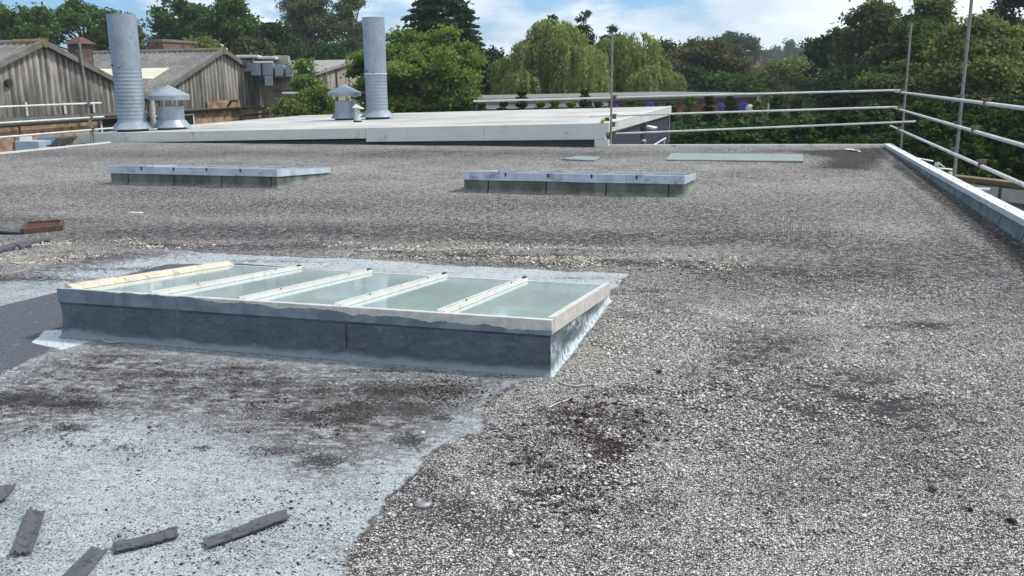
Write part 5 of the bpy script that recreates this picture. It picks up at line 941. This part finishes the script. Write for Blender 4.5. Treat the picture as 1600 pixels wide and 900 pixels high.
# right-hand mass
bl(1300, 46, 90, 180, 62, 'dark', 'dark tree with thin twiggy top left of the tall right-hand trees', leaf=0.3, clump=0.6, lobes=24, dens=1.0, gap=0.15)
bl(1345, 40, 90, 190, 58, 'oak', 'mid-green tree second from the left of the tall right-hand trees', **big)
bl(1375, 0, 110, 180, 54, 'copper', 'tall brownish-leaved tree behind the corner scaffold post', leaf=0.28, clump=0.6, lobes=26, dens=1.15)
bl(1335, 105, 120, 200, 48, 'dark', 'low dark tree behind the far guard rail near the corner', **{**big, 'leaf': 0.27})
bl(1450, -10, 150, 210, 46, 'olive', 'large yellowish-green tree between the two right-hand scaffold posts', leaf=0.24, clump=0.5, lobes=46, dens=1.2)
bl(1395, 95, 90, 210, 44, 'olive', 'smaller yellowish-green tree at the corner scaffold post', leaf=0.22, clump=0.45, lobes=24, dens=1.1)
bl(1530, 20, 150, 220, 40, 'olive', 'yellowish-green tree behind the tallest scaffold post', leaf=0.22, clump=0.5, lobes=40, dens=1.2)
bl(1600, -20, 170, 220, 52, 'dark', 'dark tall tree in the upper right corner', leaf=0.28, clump=0.6, lobes=36, dens=1.2)
bl(1690, -10, 180, 220, 44, 'oak', 'green tree just past the right picture edge', leaf=0.28, clump=0.6, lobes=30, dens=1.0)
# cypress hedge: three built, then copied
protos = []
for i in range(3):
    t = plant_tree(cypress(6.4, 1.35, 40+i), 'cypress_tree', (0, 0, GZ), 'dark green feathery cypress in the tall hedge beyond the roof edge', 'tree', LM['cypress'], 'cypresses in the hedge'); protos.append(t)
rn = random.Random(8); k = 0
row = []
for px in range(1050, 1700, 40): row.append((px, np.interp(px, [1050, 1200, 1400, 1500, 1700], [197, 182, 152, 140, 130])+rn.uniform(-8, 8), 33+rn.uniform(-1.2, 1.2)))
for px in range(1060, 1690, 45): row.append((px+rn.uniform(-8, 8), np.interp(px, [1050, 1200, 1400, 1500, 1700], [222, 212, 192, 165, 150])+rn.uniform(-10, 10), 29.5+rn.uniform(-.8, .8)))
for px, top, D in row:
    loc, h = spot(px, top+13, D)
    if k < 3: t = protos[k]; t.location = loc; t.rotation_euler = (0, 0, rn.uniform(0, 6)); t.scale = (1, 1, h/6.4)
    else: t = copy_thing(protos[k % 3], loc, rn.uniform(0, 6), rn.uniform(0.92, 1.12), sz=h/6.4)
    k += 1
# low growth before the far brick building
rn = random.Random(4)
sh = [(752,162,'cypress'),(785,160,'cypress'),(815,142,'cypress'),(845,160,'olive'),(868,158,'bright'),(893,160,'bright'),(914,140,'cypress'),(935,160,'cypress'),(985,157,'olive'),(1050,160,'cypress'),(1078,152,'bright'),(1108,148,'cypress'),(1143,150,'cypress'),(1185,158,'olive'),(1215,150,'cypress'),(1245,158,'cypress')]
names = ['leftmost small', 'second small', 'dark upright', 'pale rounded', 'yellowish low', 'yellowish wider', 'feathery upright', 'low', 'olive', 'feathery', 'pale feathery', 'taller feathery', 'second taller feathery', 'olive end', 'corner', 'outer corner']
whr = ['by the bright tree', 'near its left end', 'reaching over the white fascia', 'right of the dark upright one', 'in the row middle', 'left of the feathery upright one', 'left of the scaffold post', 'just left of the scaffold post', 'just right of the scaffold post', 'at the pale roof corner', 'right of the pale roof corner', 'left of the blue boxes', 'between the two right blue boxes', 'at the right end of the wall', 'past the right end of the wall', 'far past the end of the wall']
for i, (px, top, kd) in enumerate(sh):
    loc, h = spot(px, top, 38); t = plant_tree(conifer(h, 0.42 if kd == 'cypress' else 0.62, 1.0, kd, 70+i, leaf=0.17, dens=1.3, power=0.55, droop=-0.1, layers=20), 'conifer_shrub', loc, f'{names[i]} shrub before the brick building, {whr[i]}', 'shrub', LM[kd], 'shrubs along the far brick building')
# undergrowth between, and far woods: masses nobody could count
def mass(name, label, pts, kind, leaf, seed, spread, n, cat='wood'):
    rng = np.random.default_rng(seed); P_ = []
    for (x, y, z0, z1) in pts:
        m = n; q = np.stack([x+rng.normal(size=m)*spread, y+rng.normal(size=m)*spread, z0+(z1-z0)*rng.random(m)**0.6], 1); P_.append(q)
    P_ = np.concatenate(P_); tint = np.clip(0.45+0.25*fbm1(P_, rng, 4, 0.3)+rng.normal(size=len(P_))*0.15, 0, 1); V, Q, T = leaves(P_, leaf, rng, tint); tag(npmesh(name, V, Q, LM[kind], None, {'tint': ('FACE', 'FLOAT', T)}), label, cat, kind='stuff')
pts = []
for i in range(70):
    px = 730+i*8; p = PD(px, 150, 40+rn.uniform(-.8, .8)); pts.append((p[0], p[1], -5, PD(px, 181+rn.uniform(-5, 4), 40)[2]))
mass('undergrowth', 'mixed low green undergrowth along the foot of the brick building', pts, 'cypress', 0.17, 5, 0.45, 230)
pts = []
for i in range(64):
    px = 1040+i*10; p = PD(px, 200, 35.5+rn.uniform(-.8, .8)); pts.append((p[0], p[1], -5, PD(px, 192+rn.uniform(-6, 8), 35)[2]))
mass('hedge_undergrowth', 'dense dark undergrowth behind the cypress hedge', pts, 'dark', 0.24, 6, 0.5, 260)
pts = []
for i in range(150):
    px = -150+i*13; D = 118+rn.uniform(-12, 25); top = 104+rn.uniform(-9, 8)+(10 if 1150 < px < 1300 else 0); p = PD(px, top, D); pts.append((p[0], p[1], -5, p[2]))
mass('distant_wood', 'far belt of trees closing the view behind the nearer trees', pts, 'far', 0.55, 7, 1.9, 300)
pts = []
for i in range(170):
    px = -200+i*12; D = 300+rn.uniform(-20, 80); top = 96+rn.uniform(-6, 6); p = PD(px, top, D); pts.append((p[0], p[1], -4, p[2]))
mass('hill_wood', 'hazy woods on the distant hill', pts, 'far', 1.5, 8, 4.5, 130)
# far houses and lamp post
def house(px, py, wpx, D, label):
    p = PD(px, py, D); w_ = wpx*D/F_PX; t = thing('brick_house', (p[0], p[1], GZ), label, 'house'); x, y, z = p; h = 3.0
    b = MB(); b.box((x-w_/2, y, GZ), (x+w_/2, y+8, z-h)); b.build('wall', plain('house_wall', (0.16, 0.1, 0.08), 0.8), t)
    b = MB(); b.add([(x-w_/2-.3,y-.4,z-h),(x+w_/2+.3,y-.4,z-h),(x+w_/2+.3,y+8.4,z-h),(x-w_/2-.3,y+8.4,z-h),(x-w_/2-.3,y+4,z),(x+w_/2+.3,y+4,z)], [(0,1,5,4),(2,3,4,5),(0,4,3),(1,2,5),(0,3,2,1)]); b.build('roof', plain('red_tiles', (0.09, 0.05, 0.045), 0.85, var=0.2, scale=0.6), t)
    b = MB(); b.box((x-.5, y+3.6, z-.4), (x+.3, y+4.4, z+1.1)); b.build('chimney', plain('house_chimney', (0.12, 0.08, 0.065), 0.8), t)
    b = MB(); b.add([(x-w_*.12,y-.6,z-h+.2),(x+w_*.12,y-.6,z-h+.2),(x,y-.6,z-.7),(x-w_*.12,y+1,z-h+.2),(x+w_*.12,y+1,z-h+.2),(x,y+2.4,z-.7)], [(0,1,2),(0,2,5,3),(1,4,5,2)]); b.build('dormer', M['white_trim'], t)
house(1172, 97, 22, 150, 'distant house with red-brown roof and white gable above the trees'); house(1195, 99, 16, 160, 'distant house with red-brown roof just right of the white-gabled one')
p = PD(1163, 80, 140); t = thing('lamp_post', (p[0], p[1], GZ), 'slim white lamp post in front of the distant red roofs', 'lamp post'); b = MB(); b.tube([(p[0],p[1],GZ),(p[0],p[1],p[2])], [0.16, 0.10], 8); b.build('post', M['white_trim'], t); b = MB(); b.box((p[0]-.1,p[1]-.15,p[2]), (p[0]+.9,p[1]+.15,p[2]+.15)); b.build('lamp_head', M['white_trim'], t)

def haze():
    me = MB().box((-800, -80, -6.2), (800, 920, 18)); m_ = bpy.data.materials.new('haze_air'); m_.use_nodes = True; t_ = m_.node_tree; t_.nodes.clear()
    o = t_.nodes.new('ShaderNodeOutputMaterial'); v = t_.nodes.new('ShaderNodeVolumePrincipled'); v.inputs['Color'].default_value = (0.80, 0.88, 1.0, 1); v.inputs['Density'].default_value = 0.00045; v.inputs['Anisotropy'].default_value = 0.2
    t_.links.new(v.outputs[0], o.inputs['Volume']); h = me.build('haze', m_); tag(h, kind='stuff')
haze()
# ---------------------------------------------------------------- things lying on the roof
def strip_thing(corners, thick, label, curl=0.02, seed=0, nu=14, nv=4, z0=0.010):
    """torn strip of felt: bilinear patch through four photo corners (lying on the deck), ragged ends, curled edges"""
    rng = random.Random(seed); c = [np.array(PZ(x, y)) for x, y in corners]; V = []; Fc = []
    for i in range(nu+1):
        for j in range(nv+1):
            u, v = i/nu, j/nv; ur = u
            if i in (0, nu): ur = u+(rng.uniform(-.02, .02))
            vr = v+(rng.uniform(-.05, .05) if j in (0, nv) else 0)
            p = (c[0]*(1-ur)+c[1]*ur)*(1-vr)+(c[3]*(1-ur)+c[2]*ur)*vr
            p[2] = z0+0.35*curl*(2*v-1)**2*(0.6+0.4*math.sin(u*5+seed))+0.0015*math.sin(u*7+seed)+rng.uniform(0, .0012); V.append(tuple(p))
    n = len(V); V += [(x, y, z+thick) for x, y, z in V]
    for i in range(nu):
        for j in range(nv):
            a = i*(nv+1)+j; q = (a, a+nv+1, a+nv+2, a+1); Fc.append(q[::-1]); Fc.append(tuple(k+n for k in q))
    ed = [i*(nv+1) for i in range(nu+1)]+[nu*(nv+1)+j for j in range(1, nv+1)]+[i*(nv+1)+nv for i in range(nu-1, -1, -1)]+[j for j in range(nv-1, 0, -1)]
    for a, b_ in zip(ed, ed[1:]+ed[:1]): Fc.append((a, b_, b_+n, a+n))
    return tag(MB().add(V, Fc).build('felt_strip', FELT, None, smooth=True), label, 'felt strip', 'torn felt strips on the coated roof')
g = G('torn_felt', 0.7); crk = g.noise(9, 5, 0.6, g.map((1, 1, 1), rot=(0, 0, .5))); FELT = g.done(g.mix(g.ss(g.math('ABSOLUTE', g.math('SUBTRACT', crk, 0.5)), 0.014, 0.006), g.mix(g.noise(25, 5), (0.050, 0.052, 0.060), (0.105, 0.108, 0.122)), (0.02, 0.02, 0.022)))
strip_thing([(44,802),(72,804),(52,866),(18,872)], 0.005, 'wide torn grey felt strip at lower left, second from the left', 0.014, 1)
strip_thing([(176,855),(277,830),(280,844),(183,868)], 0.005, 'narrow slightly bent grey felt strip in the middle of the row', 0.012, 2)
strip_thing([(318,848),(448,802),(453,816),(324,861)], 0.005, 'longest grey felt strip with split end, rightmost of the row', 0.016, 3)
strip_thing([(142,862),(168,866),(118,925),(78,925)], 0.005, 'dark grey felt strip cut by the bottom picture edge', 0.012, 4)
strip_thing([(-25,772),(27,762),(10,784),(-25,800)], 0.005, 'torn grey felt scrap at the left picture edge', 0.02, 5)
strip_thing([(-30,356),(35,363),(34,367),(-30,365)], 0.02, 'grey felt strip left of the rusty grating', 0.02, 6)
strip_thing([(22,383),(76,374),(79,377),(26,387)], 0.015, 'thin straight dark strip in front of the rusty grating', 0.0, 7)
strip_thing([(-20,396),(22,386),(24,393),(-20,402)], 0.03, 'crumpled dark felt scrap at left below the thin strip', 0.04, 8)
strip_thing([(30,388),(48,383),(50,389),(33,393)], 0.03, 'small crumpled dark felt scrap under the thin strip', 0.03, 9)
def grating():
    c = [Vector(PZ(x, y)) for x, y in ((36,366),(95,360),(98,350),(42,354))]; t = thing('rusty_grating', c[0], 'rusty brown iron gully grating lying on the chippings at left', 'grating'); up = Vector((0, 0, 0.085)); m = MB()
    for a, b_ in zip(c, c[1:]+c[:1]): m.bar(a+Vector((0,0,.005)), b_+Vector((0,0,.005)), 0.04, 0.05)
    m.build('frame', M['rust'], t); m = MB()
    for i in range(1, 14): u = i/14; m.bar(c[0].lerp(c[1], u)+Vector((0,0,.02)), c[3].lerp(c[2], u)+Vector((0,0,.012)), 0.016, 0.02)
    m.build('bars', M['rust'], t)
grating()
TW = plain('pale_twig', (0.5, 0.47, 0.42), 0.8)
for pts, lab in (([(160,530),(163,536),(175,538),(188,536),(198,533)], 'curved pale twig lying at the foot of the painted kerb'), ([(868,595),(884,604),(902,606),(916,604)], 'bent white twig lying right of the near skylight corner'), ([(858,640),(872,633),(888,628)], 'short straight white twig on the chippings')):
    m = MB(); m.tube([Vector(PZ(x, y))+Vector((0,0,.012)) for x, y in pts], 0.004, 6); tag(m.build('twig', TW, None, smooth=True), lab, 'twig', 'twigs on the roof')
p = PZ(661, 790); m = MB(); m.lathe([(0.035,0),(0.035,.012),(0.024,.02),(0.018,.012),(0,.012)], p, 20); tag(m.build('fixing_disc', M['steel_old'], None, smooth=True), 'small round grey disc lying on the chippings by the coating edge', 'disc')
p = PZ(1332, 236); m = MB(); rn = random.Random(1); m.add([(p[0]+rn.uniform(-.2,.2), p[1]+rn.uniform(-.3,.3), rn.uniform(0, .06)) for _ in range(8)], [(0,1,2),(2,3,4),(4,5,6),(1,3,5),(0,6,7),(2,5,7)]); tag(m.build('paper_scrap', M['white_trim']), 'crumpled white scrap near the far right roof corner', 'litter')
p = PZ(212, 333); m = MB(); m.box((p[0]-.09, p[1]-.03, 0), (p[0]+.09, p[1]+.03, 0.012)); tag(m.build('plastic_scrap', M['white_trim']), 'tiny white plastic scrap on the chippings below the left far skylight', 'litter')

# loose chips and moss crumbs lying on the deck (nobody could count them)
def fbm2(q, rng, k=9):
    s_ = np.zeros(len(q)); f_ = 2.2
    for i in range(k): a_ = rng.uniform(0, 6.28); d = np.array([math.cos(a_), math.sin(a_)])*f_; s_ += np.sin(q@d+rng.uniform(0, 6.3)+1.5*np.sin(q@d[::-1]*0.7))/(1.12**i); f_ *= 1.45
    return s_/3.2
def crumbs(name, label, regions, size, mat, seed, flat=0.6, cat='gravel', zoff=0.0, edge=1.0):
    rng = np.random.default_rng(seed); P_ = []
    for poly, n in regions:
        pl = np.array(gp(*poly)); lo, hi = pl.min(0), pl.max(0); e_ = 0.35*edge; q = rng.uniform(lo-e_, hi+e_, (n*14, 2)); sdv = poly_sd(q[:, 0], q[:, 1], pl)
        nz_ = fbm2(q, np.random.default_rng(seed+7)); pr = np.clip(sdv/(e_*1.5)+0.4, 0, 1)*np.clip(0.42+nz_*1.3, 0.02, 1); q = q[rng.random(len(q)) < pr][:n]; P_.append(q)
    P_ = np.concatenate(P_); n = len(P_); base = np.array([[1,0,0],[0,1,0],[-1,0,0],[0,-1,0],[0,0,1],[0,0,-.6]], float)
    s_ = size*rng.lognormal(0, 0.35, n); a = rng.uniform(0, 6.3, n); jit = rng.uniform(0.6, 1.4, (n, 6, 3)); v = base[None]*jit; v[:, :, 2] *= flat; ca, sa = np.cos(a)[:, None], np.sin(a)[:, None]
    x = (v[:, :, 0]*ca-v[:, :, 1]*sa); y = (v[:, :, 0]*sa+v[:, :, 1]*ca)*0.75; V = np.stack([P_[:, 0:1]+x*s_[:, None], P_[:, 1:2]+y*s_[:, None], 0.35*s_[:, None]+zoff+v[:, :, 2]*s_[:, None]], -1).reshape(-1, 3)
    f = np.array([[0,1,4],[1,2,4],[2,3,4],[3,0,4],[1,0,5],[2,1,5],[3,2,5],[0,3,5]]); Q = (np.arange(n)[:, None, None]*6+f[None]).reshape(-1, 3)
    T = np.repeat(rng.random(n), 8); tag(npmesh(name, V, Q, mat, None, {'tint': ('FACE', 'FLOAT', T)}), label, cat, kind='stuff')
g = G('stone_chip', 0.8); CH = g.done(g.ramp(g.attr('tint').outputs['Fac'], (0.0, (0.12, 0.115, 0.11)), (0.35, (0.38, 0.37, 0.35)), (1.0, (0.82, 0.80, 0.76))))
g = G('drift_chip', 0.85); CHD = g.done(g.ramp(g.attr('tint').outputs['Fac'], (0.0, (0.03, 0.026, 0.022)), (0.3, (0.24, 0.215, 0.18)), (0.65, (0.47, 0.43, 0.37)), (1.0, (0.74, 0.70, 0.62))))
g = G('moss_crumb', 0.95); MC = g.done(g.ramp(g.attr('tint').outputs['Fac'], (0.0, (0.016, 0.013, 0.011)), (0.6, (0.05, 0.035, 0.026)), (1.0, (0.10, 0.055, 0.04))))
crumbs('loose_chippings', 'loose pale stone chips over the foreground of the roof', [([(870,600),(950,470),(1600,470),(1600,960),(540,960),(640,750),(760,660)], 26000), ([(870,600),(950,470),(1200,470),(1200,700),(900,700)], 3000), ([(950,430),(1600,430),(1600,500),(940,500)], 6000)], 0.0050, CH, 1)
crumbs('gravel_drift', 'uneven drift of pale loose chippings behind and left of the near skylight', [([(520,384),(700,378),(1150,396),(1150,420),(980,421),(560,399)], 11000), ([(-60,425),(0,383),(200,376),(320,384),(150,400),(0,418)], 5500)], 0.0082, CHD, 11, edge=0.7)
crumbs('moss_crumbs', 'dark moss and leaf crumbs scattered over coating and chippings', [([(780,740),(860,620),(1120,600),(1050,700),(900,800),(770,790)], 4200), ([(0,640),(0,600),(100,560),(860,600),(700,680),(560,780),(0,720)], 2600), ([(0,720),(560,720),(500,900),(0,900)], 900), ([(540,600),(700,600),(700,640),(500,760)], 900), ([(-20,632),(60,612),(110,618),(40,634)], 500), ([(75,642),(150,618),(165,624),(100,648)], 380), ([(490,642),(560,625),(640,632),(560,652)], 900), ([(530,606),(600,596),(690,612),(600,626)], 800), ([(470,732),(520,710),(548,718),(500,740)], 350), ([(600,702),(650,675),(685,682),(640,708)], 350), ([(-20,675),(80,664),(140,668),(60,680)], 260), ([(290,706),(320,694),(335,698),(310,708)], 90), ([(-60,440),(0,420),(240,395),(1130,410),(1130,425),(600,410),(0,450)], 1600), ([(1400,255),(1420,250),(1610,388),(1610,420)], 2600), ([(950,560),(1600,560),(1600,900),(600,900)], 500)], 0.0046, MC, 2, 0.4, 'moss')
rng = np.random.default_rng(9)
crumbs('moss_clumps', 'larger dark moss clumps on the chippings right of the near skylight', [([(860,600),(1130,590),(1110,620),(880,650)], 150), ([(800,760),(830,640),(1080,620),(1000,720),(880,800)], 160), ([(1100,420),(1160,410),(1160,425),(1000,460)], 24), ([(640,900),(1600,900),(1600,600),(900,700)], 22)], 0.011, MC, 3, 0.45, 'moss')
